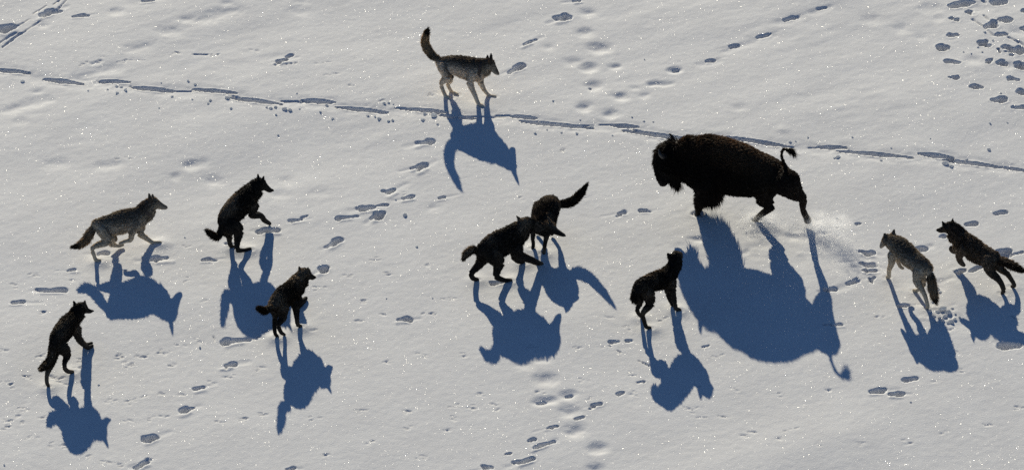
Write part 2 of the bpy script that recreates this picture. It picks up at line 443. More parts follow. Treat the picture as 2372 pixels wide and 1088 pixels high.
# --- little paired tracks of small animals running all over the field
TINY = []
for (ox, oy, s, pts) in [
    (0, 700, 2.804, [(360, 480), (180, 480), (385, 525), (265, 350), (540, 370), (500, 425), (905, 340), (770, 345), (825, 400), (1160, 265), (1055, 312), (1120, 400), (1685, 415),
                     (2030, 180), (1305, 245), (1640, 225), (1720, 205), (1485, 468), (1380, 505), (1065, 740), (820, 765), (985, 755), (1430, 760), (1555, 745), (1700, 725),
                     (2035, 740), (845, 640), (720, 640), (940, 595), (1050, 590), (1160, 590), (145, 690), (150, 780), (80, 740), (30, 770), (45, 810), (215, 875), (420, 925), (320, 920),
                     (575, 1000), (515, 965), (680, 1035), (770, 1050), (2110, 985), (290, 65), (10, 320), (60, 530), (290, 740)]),
    (800, 700, 2.804, [(255, 75), (80, 120), (545, 68), (270, 385), (760, 350), (480, 350), (95, 700), (400, 705), (700, 740), (695, 675), (965, 655), (980, 695), (825, 672), (410, 810), (665, 830),
                       (165, 905), (1270, 585), (1545, 512), (1490, 290), (1700, 285), (1830, 160), (1720, 100), (1850, 460), (1570, 630), (1865, 590), (2195, 600), (880, 590), (1210, 280),
                       (2070, 115), (500, 1005), (2235, 690), (1290, 650)]),
    (1600, 700, 2.804, [(265, 565), (580, 580), (890, 562), (215, 740), (70, 740), (400, 835), (340, 865), (640, 825), (820, 935), (1095, 920), (1400, 910), (1655, 845), (1950, 800), (2125, 685),
                        (1575, 515), (1755, 445), (1720, 335), (1685, 185), (175, 335), (585, 885), (20, 685), (50, 545), (1220, 95)]),
    (400, 380, 3.2, [(1310, 830), (1600, 815), (1890, 750), (1060, 910), (90, 860), (220, 1015), (80, 600), (2060, 995), (1440, 1010), (1490, 700)]),
    (0, 0, 2.72, [(530, 412), (600, 402), (640, 388), (775, 385), (860, 382), (1100, 342), (1340, 352), (2020, 398), (1600, 330), (780, 1000), (2100, 470)]),
    (0, 560, 2.06, [(160, 155), (60, 208), (345, 180), (205, 335), (130, 640), (190, 550), (265, 640), (665, 540), (565, 540), (620, 580), (780, 520), (825, 580), (35, 680)]),
    (800, 180, 2.965, [(260, 160), (590, 120), (40, 60), (1500, 500), (420, 800), (1200, 830), (1620, 820)]),
]:
    TINY += [(ox + a / s, oy + b / s) for a, b in pts]
for (u, v) in TINY:
    base = rng.uniform(-0.5, 0.5)
    for k in range(rng.integers(3, 6)):
        g = ground(u + rng.normal(0, 7), v + rng.normal(0, 3.2))
        dirv = np.array([math.cos(base), math.sin(base), 0]) * rng.uniform(.012, .03)
        press(g - dirv, g + dirv, rng.uniform(.011, .017), rng.uniform(.006, .012), rim=.2, rough=.1)
for (u0, v0, u1, v1) in [(435, 126, 482, 127), (1478, 832, 1508, 846), (494, 775, 498, 786), (2340, 730, 2360, 742), (1428, 808, 1438, 814), (660, 152, 690, 147)]:
    hole(u0, v0, u1, v1, .016, .022, rim=.2)

# soft wolf prints where paws now stand are pressed later (see stand_on)
edge = np.minimum.reduce([(XX - X0) / 0.8, (xs[-1] - XX) / 0.8, (YY - Y0) / 0.8, (ys[-1] - YY) / 0.8])
PAWS = []          # filled by the animals


def snow_height(x, y):
    i = int(round((x - X0) / DX)); j = int(round((y - Y0) / DY))
    if 0 <= i < nx and 0 <= j < ny:
        return float(H[j, i])
    return 0.0


def build_snowfield():
    for (x, y, r, dep) in PAWS:
        # the snow is packed up to the paw that stands on it, with a small dent round it
        want = 0.022
        bump = np.exp(-(((XX - x) ** 2 + (YY - y) ** 2) / (2 * .11 ** 2)))
        H[:] += (want - snow_height(x, y)) * bump
        press(np.array([x - .02, y, 0]), np.array([x + .02, y, 0]), r, dep, rim=.3)
    e = np.clip(edge, 0, 1); e = e * e * (3 - 2 * e)
    full = np.zeros((len(gy), len(gx)))
    full[NO:NO + ny, NO:NO + nx] = H * e
    # far snow rolls gently
    FX, FY = np.meshgrid(gx, gy)
    far = np.clip((np.hypot(FX, FY) - 14) / 60, 0, 1)
    full += far * (0.8 * np.sin(FX * .021 + 1) * np.cos(FY * .017) - 0.5)
    n_x, n_y = len(gx), len(gy)
    co = np.stack([FX, FY, full], -1).reshape(-1, 3).astype(np.float32)
    idx = np.arange(n_x * n_y).reshape(n_y, n_x)
    quads = np.stack([idx[:-1, :-1], idx[:-1, 1:], idx[1:, 1:], idx[1:, :-1]], -1).reshape(-1, 4).astype(np.int32)
    me = bpy.data.meshes.new('snow_ground')
    me.vertices.add(len(co)); me.vertices.foreach_set('co', co.ravel())
    nq = len(quads)
    me.loops.add(nq * 4); me.loops.foreach_set('vertex_index', quads.ravel())
    me.polygons.add(nq)
    me.polygons.foreach_set('loop_start', np.arange(0, nq * 4, 4, dtype=np.int32))
    me.polygons.foreach_set('loop_total', np.full(nq, 4, dtype=np.int32))
    me.polygons.foreach_set('use_smooth', np.ones(nq, dtype=bool))
    me.update(calc_edges=True)
    me.materials.append(M_SNOW)
    o = bpy.data.objects.new('snow_ground', me)
    col.objects.link(o)
    tag(o, 'sunlit snowfield pressed with tracks, prints and a chain of drag marks', kind='structure')


# ------------------------------------------------------------------ animals
def catmull(P, per):
    """Resample rows (positions + radii) through a centripetal-ish spline."""
    P = np.asarray(P, float)
    Q = np.vstack([2 * P[0] - P[1], P, 2 * P[-1] - P[-2]])
    out = []
    for i in range(1, len(Q) - 2):
        p0, p1, p2, p3 = Q[i - 1], Q[i], Q[i + 1], Q[i + 2]
        for t in np.linspace(0, 1, per, endpoint=False):
            a = 0.5 * (2 * p1 + (p2 - p0) * t + (2 * p0 - 5 * p1 + 4 * p2 - p3) * t * t + (3 * p1 - p0 - 3 * p2 + p3) * t ** 3)
            lin = p1 + (p2 - p1) * t
            out.append(0.75 * a + 0.25 * lin)
    out.append(P[-1])
    out = np.array(out)
    out[:, 3:] = np.maximum(out[:, 3:], P[:, 3:].min() * 0.9)
    return out


class Animal:
    def __init__(self, name, ox, oy, s, theta, anchor, anchor_w, anchor_z=0.0, anchor_f=0.0):
        self.name = name
        self.ox, self.oy, self.s = ox, oy, s
        th = R(theta)
        self.F = np.array([math.cos(th), math.sin(th), 0]); self.L = np.array([-math.sin(th), math.cos(th), 0])
        g = ground(*self.px(*anchor), anchor_z)
        self.O = g - self.L * anchor_w - self.F * anchor_f
        self.O[2] = 0
        self.mpp = metres_per_px(self.O)
        self.verts, self.faces = [], []
        self.S = []         # samples: pos3, axis3 (hair direction), up3, radius, hair length, colour top3, colour low3
        self.feet = []

    def px(self, x, y):
        return self.ox + x / self.s, self.oy + y / self.s

    def point(self, x, y, w):
        d = ray(*self.px(x, y))
        t = (np.dot(self.O, self.L) + w - np.dot(CAM, self.L)) / np.dot(d, self.L)
        return CAM + d * t

    def turn_head(self, theta, x, y):
        """From here on pixel points lie in the head's own upright plane, which passes the neck point (x, y)."""
        p = self.point(x, y, 0.0)
        self.body_frame = (self.F, self.L, self.O)
        th = R(theta)
        self.F = np.array([math.cos(th), math.sin(th), 0]); self.L = np.array([-math.sin(th), math.cos(th), 0])
        self.O = p.copy(); self.O[2] = 0

    def straight(self):
        self.F, self.L, self.O = self.body_frame

    def head_parts(self, theta, neck, rows, ears):
        self.turn_head(theta, *neck)
        hr = self.torso_rows(rows, .006)
        er = [px_ear(self, *e) for e in ears]
        lat = self.L.copy()
        self.straight()
        return hr, er, lat

    def local(self, f, w, z):
        return self.O + self.F * f + self.L * w + np.array([0, 0, z])

    def loft(self, rows, per, lat, hair, top, low, flow=1.0, nseg=14, caps=(1, 1)):
        """rows: pos3, r_up, r_side.  One closed tube; also leaves colour and hair samples."""
        Q = catmull(rows, per)
        n = len(Q)
        T = np.gradient(Q[:, :3], axis=0)
        T /= np.linalg.norm(T, axis=1)[:, None] + 1e-12
        base = len(self.verts)
        ang = np.linspace(0, 2 * math.pi, nseg, endpoint=False)
        rings = []
        def frame(t):
            l = lat - t * np.dot(lat, t)
            ln = np.linalg.norm(l)
            if ln < 0.25:
                alt = np.array([0, 0, 1.0]); l = np.cross(alt, t); ln = np.linalg.norm(l)
                if ln < 1e-3:
                    l = self.F.copy(); ln = 1
            l = l / ln
            b = np.cross(t, l)
            if b[2] < 0: b = -b
            return l, b
        for k in range(n):
            rings.append((Q[k, :3], T[k], Q[k, 3], Q[k, 4]))
        def cap(c, t, ru, rs, sign):
            return [(c + sign * t * 0.55 * min(ru, rs), t, ru * 0.83, rs * 0.83), (c + sign * t * 0.92 * min(ru, rs), t, ru * 0.4, rs * 0.4)]
        if caps[0]:
            rings = cap(*rings[0], -1)[::-1] + rings
        if caps[1]:
            rings = rings + cap(*rings[-1], 1)
        for (c, t, ru, rs) in rings:
            l, b = frame(t)
            for a in ang:
                self.verts.append(c + l * (rs * math.cos(a)) + b * (ru * math.sin(a)))
        m = len(rings)
        # keep a consistent winding: frames may flip sides between rings only if b flipped, so orient afterwards by remesh
        for k in range(m - 1):
            for a in range(nseg):
                b2 = (a + 1) % nseg
                self.faces.append((base + k * nseg + a, base + k * nseg + b2, base + (k + 1) * nseg + b2, base + (k + 1) * nseg + a))
        self.faces.append(tuple(base + a for a in range(nseg))[::-1])
        self.faces.append(tuple(base + (m - 1) * nseg + a for a in range(nseg)))
        top = np.asarray(top, float); low = np.asarray(low, float)
        for k in range(n):
            l, b = frame(T[k])
            tt = top if top.ndim == 1 else top[min(len(top) - 1, int(k / max(1, n - 1) * len(top)))]
            ll = low if low.ndim == 1 else low[min(len(low) - 1, int(k / max(1, n - 1) * len(low)))]
            hh = hair if np.isscalar(hair) else np.interp(k / max(1, n - 1), np.linspace(0, 1, len(hair)), hair)
            self.S.append(np.concatenate([Q[k, :3], T[k] * flow, b, [max(Q[k, 3], Q[k, 4]) * .5 + min(Q[k, 3], Q[k, 4]) * .5, hh], tt, ll]))
        return Q

    def torso_rows(self, pts, shrink=0.030):
        """pts: crop x, y, silhouette half thickness (crop px), half width (m), [w].  Half height solved so the outline fits."""
        C = [self.point(p[0], p[1], p[4] if len(p) > 4 else 0.0) for p in pts]
        rows = []
        for i, p in enumerate(pts):
            a, b = C[max(0, i - 1)], C[min(len(C) - 1, i + 1)]
            t = (b - a) / np.linalg.norm(b - a)
            ts = np.array([np.dot(t, RIGHT), np.dot(t, UP)])
            ns = np.array([-ts[1], ts[0]]) / (np.linalg.norm(ts) + 1e-9)
            l = self.L - t * np.dot(self.L, t); l /= np.linalg.norm(l)
            bb = np.cross(t, l)
            pl = np.dot(l, RIGHT) * ns[0] + np.dot(l, UP) * ns[1]
            pb = np.dot(bb, RIGHT) * ns[0] + np.dot(bb, UP) * ns[1]
            S = max(0.02, p[2] / self.s * self.mpp - shrink)
            w = p[3] * (1.0 if self.name == 'bison' else 0.88)
            hz2 = (S * S - (w * pl) ** 2) / (pb * pb + 1e-6)
            hz = math.sqrt(max(hz2, (0.55 * w) ** 2))
            hz = min(hz, 1.75 * w)
            rows.append(np.concatenate([C[i], [hz, w]]))
        return rows

    def leg_rows(self, pts, w0, w1=None, lift=0.0):
        """w1 None: the paw stands on the snow, its side offset follows from that."""
        x, y, r = pts[-1][:3]
        rr = r / self.s * self.mpp
        if w1 is None:
            g = ground(*self.px(x, y), rr * 0.6 + lift)
            w1 = float(np.dot(g - self.O, self.L))
            self.report.append(('%.2f' % w1))
            w1 = max(-0.34, min(0.34, w1)) if self.name != 'bison' else max(-.5, min(.5, w1))
            p = self.point(x, y, w1)
            self.feet.append((p[0], p[1]))
        n = len(pts)
        rows = []
        for i, p in enumerate(pts):
            k = (i / (n - 1)) ** 1.1
            pos = self.point(p[0], p[1], w0 + (w1 - w0) * k)
            if pos[2] < 0.02: pos = pos + np.array([0, 0, 0.02 - pos[2]])
            rm = p[2] / self.s * self.mpp
            rows.append(np.concatenate([pos, [rm, rm * .92]]))
        return rows

    def ear(self, tip, base, half, back):
        """A hollow-fronted triangular ear; tip and base points in the place, half width, direction of its back."""
        t = tip - base
        side = np.cross(t, back); side /= np.linalg.norm(side) + 1e-9
        bk = np.cross(side, t); bk /= np.linalg.norm(bk) + 1e-9
        b0 = len(self.verts)
        rings = [(-.35, 1.1, 0), (0.15, 1.08, 0), (.62, .78, 0), (1.04, .30, 0)]
        for (q, wf, th) in rings:
            c = base + t * q
            for a in range(8):
                an = a * math.pi / 4
                self.verts.append(c + side * half * wf * math.cos(an) + bk * half * wf * .62 * math.sin(an))
        for k in range(3):
            for a in range(8):
                b2 = (a + 1) % 8
                self.faces.append((b0 + k * 8 + a, b0 + k * 8 + b2, b0 + (k + 1) * 8 + b2, b0 + (k + 1) * 8 + a))
        self.faces.append(tuple(range(b0, b0 + 8))[::-1]); self.faces.append(tuple(range(b0 + 24, b0 + 32)))
        return base + t * .5

    report = []
    vary = 0.35
    shade = 0.12          # how far down the back colour reaches: wolves' dark saddle, bison's painted rim light

    def finish(self, parent, voxel, smooth_it, n_hair, hair_w, lift, patch=None, patch_amt=0.0, seed=1):
        tmp = bpy.data.meshes.new('tmp')
        tmp.from_pydata([tuple(v) for v in self.verts], [], self.faces)
        import bmesh
        bm = bmesh.new(); bm.from_mesh(tmp); bmesh.ops.recalc_face_normals(bm, faces=bm.faces); bm.to_mesh(tmp); bm.free()
        to = bpy.data.objects.new('tmp', tmp); col.objects.link(to)
        m = to.modifiers.new('r', 'REMESH'); m.mode = 'VOXEL'; m.voxel_size = voxel
        m2 = to.modifiers.new('s', 'SMOOTH'); m2.factor = 0.5; m2.iterations = smooth_it
        dg = bpy.context.evaluated_depsgraph_get()
        me = bpy.data.meshes.new_from_object(to.evaluated_get(dg))
        bpy.data.objects.remove(to); bpy.data.meshes.remove(tmp)
        me.name = 'body'
        nv = len(me.vertices)
        co = np.empty(nv * 3, np.float32); me.vertices.foreach_get('co', co); co = co.reshape(-1, 3).astype(float)
        nrm = np.empty(nv * 3, np.float32); me.vertices.foreach_get('normal', nrm); nrm = nrm.reshape(-1, 3).astype(float)
        S = np.array(self.S)
        near = np.empty(nv, int)
        for k in range(0, nv, 4000):
            d = np.linalg.norm(co[k:k + 4000, None, :] - S[None, :, :3], axis=2) - S[None, :, 9]
            near[k:k + 4000] = d.argmin(1)
        sm = S[near]
        rel = np.einsum('ij,ij->i', co - sm[:, :3], sm[:, 6:9]) / (sm[:, 9] + 1e-6)
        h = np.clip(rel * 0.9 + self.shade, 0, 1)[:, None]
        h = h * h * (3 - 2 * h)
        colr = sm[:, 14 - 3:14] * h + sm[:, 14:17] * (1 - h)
        r = np.random.default_rng(seed)
        if patch is not None:
            ph = r.uniform(0, 6, (6, 3)); fr = r.normal(0, 9, (6, 3))
            nz = sum(np.sin(co @ fr[i] + ph[i, 0]) for i in range(6)) / 3
            up = np.clip(nrm[:, 2] * .8 + .3, 0, 1)
            k = (np.clip(nz, 0, 1) * up * patch_amt)[:, None]
            colr = colr * (1 - k) + np.array(patch) * k
        # smooth the colours over the surface a little
        ne = len(me.edges); ed = np.empty(ne * 2, np.int32); me.edges.foreach_get('vertices', ed); ed = ed.reshape(-1, 2)
        flow = sm[:, 3:6].copy()
        hairl = sm[:, 10].copy()
        deg = np.bincount(ed.ravel(), minlength=nv)[:, None] + 1e-9
        for _ in range(5):
            for arr in (colr, flow):
                acc = np.zeros_like(arr)
                np.add.at(acc, ed[:, 0], arr[ed[:, 1]]); np.add.at(acc, ed[:, 1], arr[ed[:, 0]])
                arr += 0.6 * (acc / deg - arr)
        ca = me.color_attributes.new('coat', 'FLOAT_COLOR', 'POINT')
        ca.data.foreach_set('color', np.hstack([colr, np.ones((nv, 1))]).astype(np.float32).ravel())
        me.materials.clear(); me.materials.append(M_SKIN)
        me.polygons.foreach_set('use_smooth', [True] * len(me.polygons))
        body = bpy.data.objects.new('body', me); col.objects.link(body); body.parent = parent
        # ---- guard hair: bent blades of two segments
        npoly = len(me.polygons)
        lt = np.empty(npoly, np.int32); me.polygons.foreach_get('loop_total', lt)
        ls = np.empty(npoly, np.int32); me.polygons.foreach_get('loop_start', ls)
        lv = np.empty(len(me.loops), np.int32); me.loops.foreach_get('vertex_index', lv)
        ar = np.empty(npoly, np.float32); me.polygons.foreach_get('area', ar)
        q = lt == 4
        ls4 = ls[q]; pr = ar[q] / ar[q].sum()
        pick = r.choice(len(ls4), n_hair, p=pr)
        vi = lv[ls4[pick][:, None] + np.arange(4)[None, :]]
        a, b = r.random((2, n_hair, 1))
        wts = np.stack([(1 - a) * (1 - b), a * (1 - b), a * b, (1 - a) * b], 1)
        P = (co[vi] * wts).sum(1); Nn = (nrm[vi] * wts).sum(1); Cc = (colr[vi] * wts).sum(1)
        Fl = (flow[vi] * wts).sum(1); Ln = (hairl[vi] * wts[..., 0]).sum(1)
        Nn /= np.linalg.norm(Nn, axis=1)[:, None] + 1e-9
        Fl -= Nn * np.einsum('ij,ij->i', Fl, Nn)[:, None]
        Fl /= np.linalg.norm(Fl, axis=1)[:, None] + 1e-6
        clump = np.sin(P @ np.array([37, 51, 43.])) * np.sin(P @ np.array([-61, 29, 47.]))
        D = Fl + Nn * (lift * (0.6 + 0.8 * r.random((n_hair, 1)))) + r.normal(0, .22, (n_hair, 3)) + clump[:, None] * .12
        D /= np.linalg.norm(D, axis=1)[:, None]
        Ln = (Ln * (0.55 + 0.7 * r.random(n_hair)) * (1 + .2 * clump))[:, None]
        side = np.cross(D, Nn); side /= np.linalg.norm(side, axis=1)[:, None] + 1e-9
        rot = r.uniform(-1, 1, (n_hair, 1))
        side = side * np.cos(rot) + Nn * np.sin(rot)
        W = hair_w * (0.6 + 0.8 * r.random((n_hair, 1)))
        p0 = P - Nn * .004
        p1 = p0 + D * Ln * .55
        D2 = D * .8 + Fl * .35; D2[:, 2] -= .12
        D2 /= np.linalg.norm(D2, axis=1)[:, None]
        p2 = p1 + D2 * Ln * .45
        V = np.stack([p0 - side * W, p0 + side * W, p1 + side * W * .75, p1 - side * W * .75, p2], 1).reshape(-1, 3)
        cols = Cc * np.exp(r.normal(0, self.vary, (n_hair, 1)))
        cols = np.repeat(cols, 5, axis=0)
        idx = np.arange(n_hair)[:, None] * 5
        loops = np.concatenate([idx + np.array([0, 1, 2, 3]), idx + np.array([3, 2, 4])], 1).ravel().astype(np.int32)
        fm = bpy.data.meshes.new('fur')
        fm.vertices.add(len(V)); fm.vertices.foreach_set('co', V.astype(np.float32).ravel())
        fm.loops.add(len(loops)); fm.loops.foreach_set('vertex_index', loops)
        fm.polygons.add(n_hair * 2)
        st = (np.arange(n_hair)[:, None] * 7 + np.array([0, 4])).ravel().astype(np.int32)
        fm.polygons.foreach_set('loop_start', st)
        fm.polygons.foreach_set('loop_total', np.tile(np.array([4, 3], np.int32), n_hair))
        fm.update(calc_edges=True)
        fa = fm.color_attributes.new('coat', 'FLOAT_COLOR', 'POINT')
        fa.data.foreach_set('color', np.hstack([cols, np.ones((len(cols), 1))]).astype(np.float32).ravel())
        fm.materials.append(M_FUR)
        fur = bpy.data.objects.new('fur', fm); col.objects.link(fur); fur.parent = body
        fur['kind'] = 'stuff'
        return body


def small_ball(name, c, rx, mat, parent, squash=(1, 1, 1), seg=10, rings=6):
    vs, fs = [], []
    for i in range(1, rings):
        th = math.pi * i / rings
        for j in range(seg):
            ph = 2 * math.pi * j / seg
            vs.append(c + rx * np.array([math.sin(th) * math.cos(ph) * squash[0], math.sin(th) * math.sin(ph) * squash[1], math.cos(th) * squash[2]]))
    vs.append(c + rx * np.array([0, 0, squash[2]])); vs.append(c - rx * np.array([0, 0, squash[2]]))
    t, b = len(vs) - 2, len(vs) - 1
    for i in range(rings - 2):
        for j in range(seg):
            k = (j + 1) % seg
            fs.append((i * seg + j, (i + 1) * seg + j, (i + 1) * seg + k, i * seg + k))
    for j in range(seg):
        k = (j + 1) % seg
        fs.append((t, j, k)); fs.append((b, (rings - 2) * seg + k, (rings - 2) * seg + j))
    return mesh_object(name, vs, fs, mat, parent)


def tube(name, pts, mat, parent, seg=8):
    """pts: pos3 + radius, one tapered tube."""
    P = catmull(pts, 5)
    T = np.gradient(P[:, :3], axis=0); T /= np.linalg.norm(T, axis=1)[:, None]
    vs, fs = [], []
    ref = np.array([0.3, 1, 0.2])
    for k in range(len(P)):
        l = np.cross(T[k], ref); l /= np.linalg.norm(l); b = np.cross(T[k], l)
        for a in range(seg):
            an = 2 * math.pi * a / seg
            vs.append(P[k, :3] + P[k, 3] * (l * math.cos(an) + b * math.sin(an)))
    for k in range(len(P) - 1):
        for a in range(seg):
            b2 = (a + 1) % seg
            fs.append((k * seg + a, k * seg + b2, (k + 1) * seg + b2, (k + 1) * seg + a))
    fs.append(tuple(range(seg))[::-1]); fs.append(tuple((len(P) - 1) * seg + a for a in range(seg)))
    return mesh_object(name, vs, fs, mat, parent)


COATS = {   # back, flank-low, legs, head, muzzle, tail (base, mid, tip), patch
    'grey': dict(back=(.17, .148, .118), low=(.50, .44, .345), legs=(.54, .46, .34), head=(.11, .088, .068), headlow=(.32, .27, .20), muz=(.06, .048, .036),
                 muzlow=(.30, .26, .21), tail=[(.09, .074, .055), (.22, .165, .105), (.30, .215, .13), (.03, .024, .018)], ear=(.03, .024, .02), patch=(.30, .255, .19), amt=.8),
    'pale': dict(back=(.105, .09, .072), low=(.72, .65, .54), legs=(.68, .59, .46), head=(.09, .072, .055), headlow=(.34, .29, .22), muz=(.08, .06, .045),
                 muzlow=(.32, .28, .22), tail=[(.10, .082, .06), (.28, .215, .14), (.36, .26, .155), (.02, .016, .012)], ear=(.03, .024, .02), patch=(.24, .205, .155), amt=.7),
    'black': dict(back=(.021, .018, .015), low=(.020, .017, .014), legs=(.014, .012, .010), head=(.011, .010, .009), headlow=(.014, .012, .010), muz=(.010, .009, .008),
                  muzlow=(.014, .012, .010), tail=[(.016, .014, .011), (.018, .014, .010), (.018, .013, .009), (.008, .007, .006)], ear=(.008, .007, .007), patch=(.21, .165, .115), amt=.8),
    'brown': dict(back=(.085, .065, .047), low=(.115, .09, .065), legs=(.055, .042, .03), head=(.038, .029, .022), headlow=(.06, .046, .034), muz=(.018, .014, .011),
                  muzlow=(.035, .028, .021), tail=[(.035, .026, .019), (.045, .032, .022), (.045, .032, .022), (.02, .015, .011)], ear=(.012, .010, .009), patch=(.17, .13, .09), amt=.8),
}


def build_wolf(a, coat, spine, head, legs, tail, ears, label, seed, collar=None, headlat=None, nhair=26000):
    """spine / head rows from rump to nose; legs: list of row lists; tail rows; ears: (tip, base) points."""
    C = COATS[coat]
    if coat in ('black', 'brown'):
        a.vary = 0.7
    root = bpy.data.objects.new('wolf', None); col.objects.link(root)
    root.location = (float(a.O[0]), float(a.O[1]), 0.0)
    root.empty_display_size = 0.2
    tag(root, label, 'wolf', 'wolf pack around the bison')
    Q = a.loft(spine, 6, a.L, [.034, .036, .042, .056, .056, .044], C['back'], C['low'], flow=-1.0, nseg=20)
    hl = a.L if headlat is None else headlat
    head = [np.array(h) for h in head]
    head[1][4] *= 1.08; head[2][3:] *= 1.05; head[3][3:] *= .78; head[4][3:] *= .86; head[5][3:] *= .92       # cheek ruff, then the stop of the brow
    head[-1][:3] = head[-2][:3] + (head[-1][:3] - head[-2][:3]) * .8
    hq = a.loft(head, 6, hl, [.046, .034, .008, .005], [C['head'], C['head'], C['muz']], [C['headlow'], C['headlow'], C['muzlow']], flow=-1.0, nseg=16)
    for rows in legs:
        lg = [C['low'], C['legs'], C['legs']]
        rows = [np.array(r_) for r_ in rows]
        for r_ in rows[2:]:
            r_[3:] *= 1.0
        rows[-1][3:] *= 1.15                     # broad winter paws
        rows[-1][3] *= .85
        rows[0][3:] *= .86
        rows[1][3:] *= .92
        a.loft(rows, 5, a.L, [.036, .028, .016, .010, .008], [C['back'], C['legs'], C['legs'], C['legs']], lg, flow=1.0, nseg=12)
    a.loft(tail, 6, a.L, [.042, .062, .062, .055], C['tail'], C['tail'], flow=1.0, nseg=12)
    for (tip, base, half, back) in ears:
        mid = a.ear(tip, base, half, back)
        t = tip - base; t = t / np.linalg.norm(t)
        a.S.append(np.concatenate([mid, t, [0, 0, 1], [.02, .018], C['ear'], C['ear']]))
        a.S.append(np.concatenate([tip, t, [0, 0, 1], [.01, .012], C['ear'], C['ear']]))
    body = a.finish(root, 0.0125, 3, nhair, 0.0042, 0.42, C['patch'], C['amt'], seed)
    body.name = 'body'
    # nose leather and eyes
    n_end, n_dir = hq[-1, :3], hq[-1, :3] - hq[-12, :3]
    n_dir = n_dir / np.linalg.norm(n_dir)
    small_ball('nose', n_end + n_dir * (hq[-1, 4] * .62), .015, M_NOSE, root, (1, 1, .8))
    k = int(len(hq) * .45)
    t = hq[min(k + 2, len(hq) - 1), :3] - hq[k - 2, :3]; t /= np.linalg.norm(t)
    l = hl - t * np.dot(hl, t); l /= np.linalg.norm(l); b = np.cross(t, l)
    if b[2] < 0: b = -b
    for sgn in (-1, 1):
        small_ball('eye', hq[k, :3] + l * sgn * hq[k, 4] * .80 + b * hq[k, 3] * .55, .011, M_EYE, root)
    if collar is not None:
        c, ax, rr = collar
        ax = ax / np.linalg.norm(ax)
        l = a.L - ax * np.dot(a.L, ax); l /= np.linalg.norm(l); b = np.cross(ax, l)
        if b[2] < 0: b = -b
        vs, fs = [], []
        for (off, r_) in [(-.022, 1.0), (.022, 1.0), (.022, 1.06), (-.022, 1.06)]:
            for j in range(24):
                an = 2 * math.pi * j / 24
                vs.append(c + ax * off + (l * math.cos(an) * rr[1] + b * math.sin(an) * rr[0]) * r_)
        for k in range(4):
            for j in range(24):
                j2 = (j + 1) % 24
                fs.append((k * 24 + j, k * 24 + j2, ((k + 1) % 4) * 24 + j2, ((k + 1) % 4) * 24 + j))
        co_ = mesh_object('collar', vs, fs, M_COLLAR, root, smooth=False)
        cc = c - b * rr[0] * 1.08
        vs = [cc + ax * x + l * y + b * z for x in (-.03, .03) for y in (-.035, .035) for z in (-.028, .02)]
        bx = mesh_object('transmitter', vs, [(0, 1, 3, 2), (4, 6, 7, 5), (0, 4, 5, 1), (2, 3, 7, 6), (0, 2, 6, 4), (1, 5, 7, 3)], M_BOX, co_, smooth=False)
    # children were built in world coordinates: keep them there
    for ch in root.children:
        ch.matrix_parent_inverse = root.matrix_world.inverted() if False else __import__('mathutils').Matrix.Translation(-Vector(root.location))
    for (x, y) in a.feet:
        PAWS.append((x, y, .05, .008))
    return root


def px_tail(a, pts, shrink=.75):
    rows = []
    for p in pts:
        pos = a.point(p[0], p[1], p[3] if len(p) > 3 else 0.0)
        if pos[2] < .05: pos = pos + np.array([0, 0, .05 - pos[2]])
        r = p[2] / a.s * a.mpp * shrink
        rows.append(np.concatenate([pos, [r, r]]))
    return rows


def px_ear(a, tip, base, w, half=.042, wt=None):
    b = a.point(base[0], base[1], w); t = a.point(tip[0], tip[1], w if wt is None else wt)
    d = t - b
    n = np.linalg.norm(d)
    t = b + d * min(max(n, .10), .12) / n
    return (t, b, half, -a.F * .8 + np.array([0, 0, .2]))


def loc(a, rows):
    return [np.concatenate([a.local(*r[:3]), [r[3], r[4] if len(r) > 4 else r[3]]]) for r in rows]


def legs_of(a, specs):
    return [a.leg_rows(*s[:1], *s[1:]) if not isinstance(s, dict) else a.leg_rows(**s) for s in specs]


# --- wolf at the top, tail raised
a = Animal('w1', 940, 50, 4.947, -20, (490, 878), -.14)
build_wolf(a, 'pale',
           a.torso_rows([(400, 470, 85, .09), (490, 490, 115, .125), (610, 512, 138, .14), (720, 540, 148, .145), (810, 550, 150, .135), (865, 540, 130, .115)]),
           a.torso_rows([(870, 530, 125, .11), (925, 515, 100, .10), (965, 510, 85, .085), (1000, 535, 62, .06), (1035, 580, 42, .045), (1060, 602, 28, .032)], .006),
           legs_of(a, [([(430, 520, 80), (470, 630, 58), (405, 715, 27), (440, 820, 23), (462, 868, 25), (505, 876, 20)], -.09),
                       ([(450, 540, 75), (510, 655, 46), (480, 715, 25), (522, 810, 21), (552, 838, 24), (592, 838, 20)], .09),
                       ([(760, 600, 75), (735, 700, 45), (790, 840, 28), (832, 940, 25), (880, 972, 22)], -.10),
                       ([(830, 610, 65), (858, 700, 38), (905, 795, 24), (960, 850, 21), (1025, 862, 18)], .10)]),
           px_tail(a, [(385, 440, 45), (310, 395, 56), (245, 310, 60), (218, 225, 55), (235, 145, 42), (252, 95, 18)]),
           [px_ear(a, (978, 345), (975, 440), -.05), px_ear(a, (935, 395), (940, 450), .055)],
           'pale-legged grey wolf at the top with its bushy tail raised', 1,
           collar=(a.point(872, 535, 0), a.F + np.array([0, 0, -.05]), (.155, .125)))

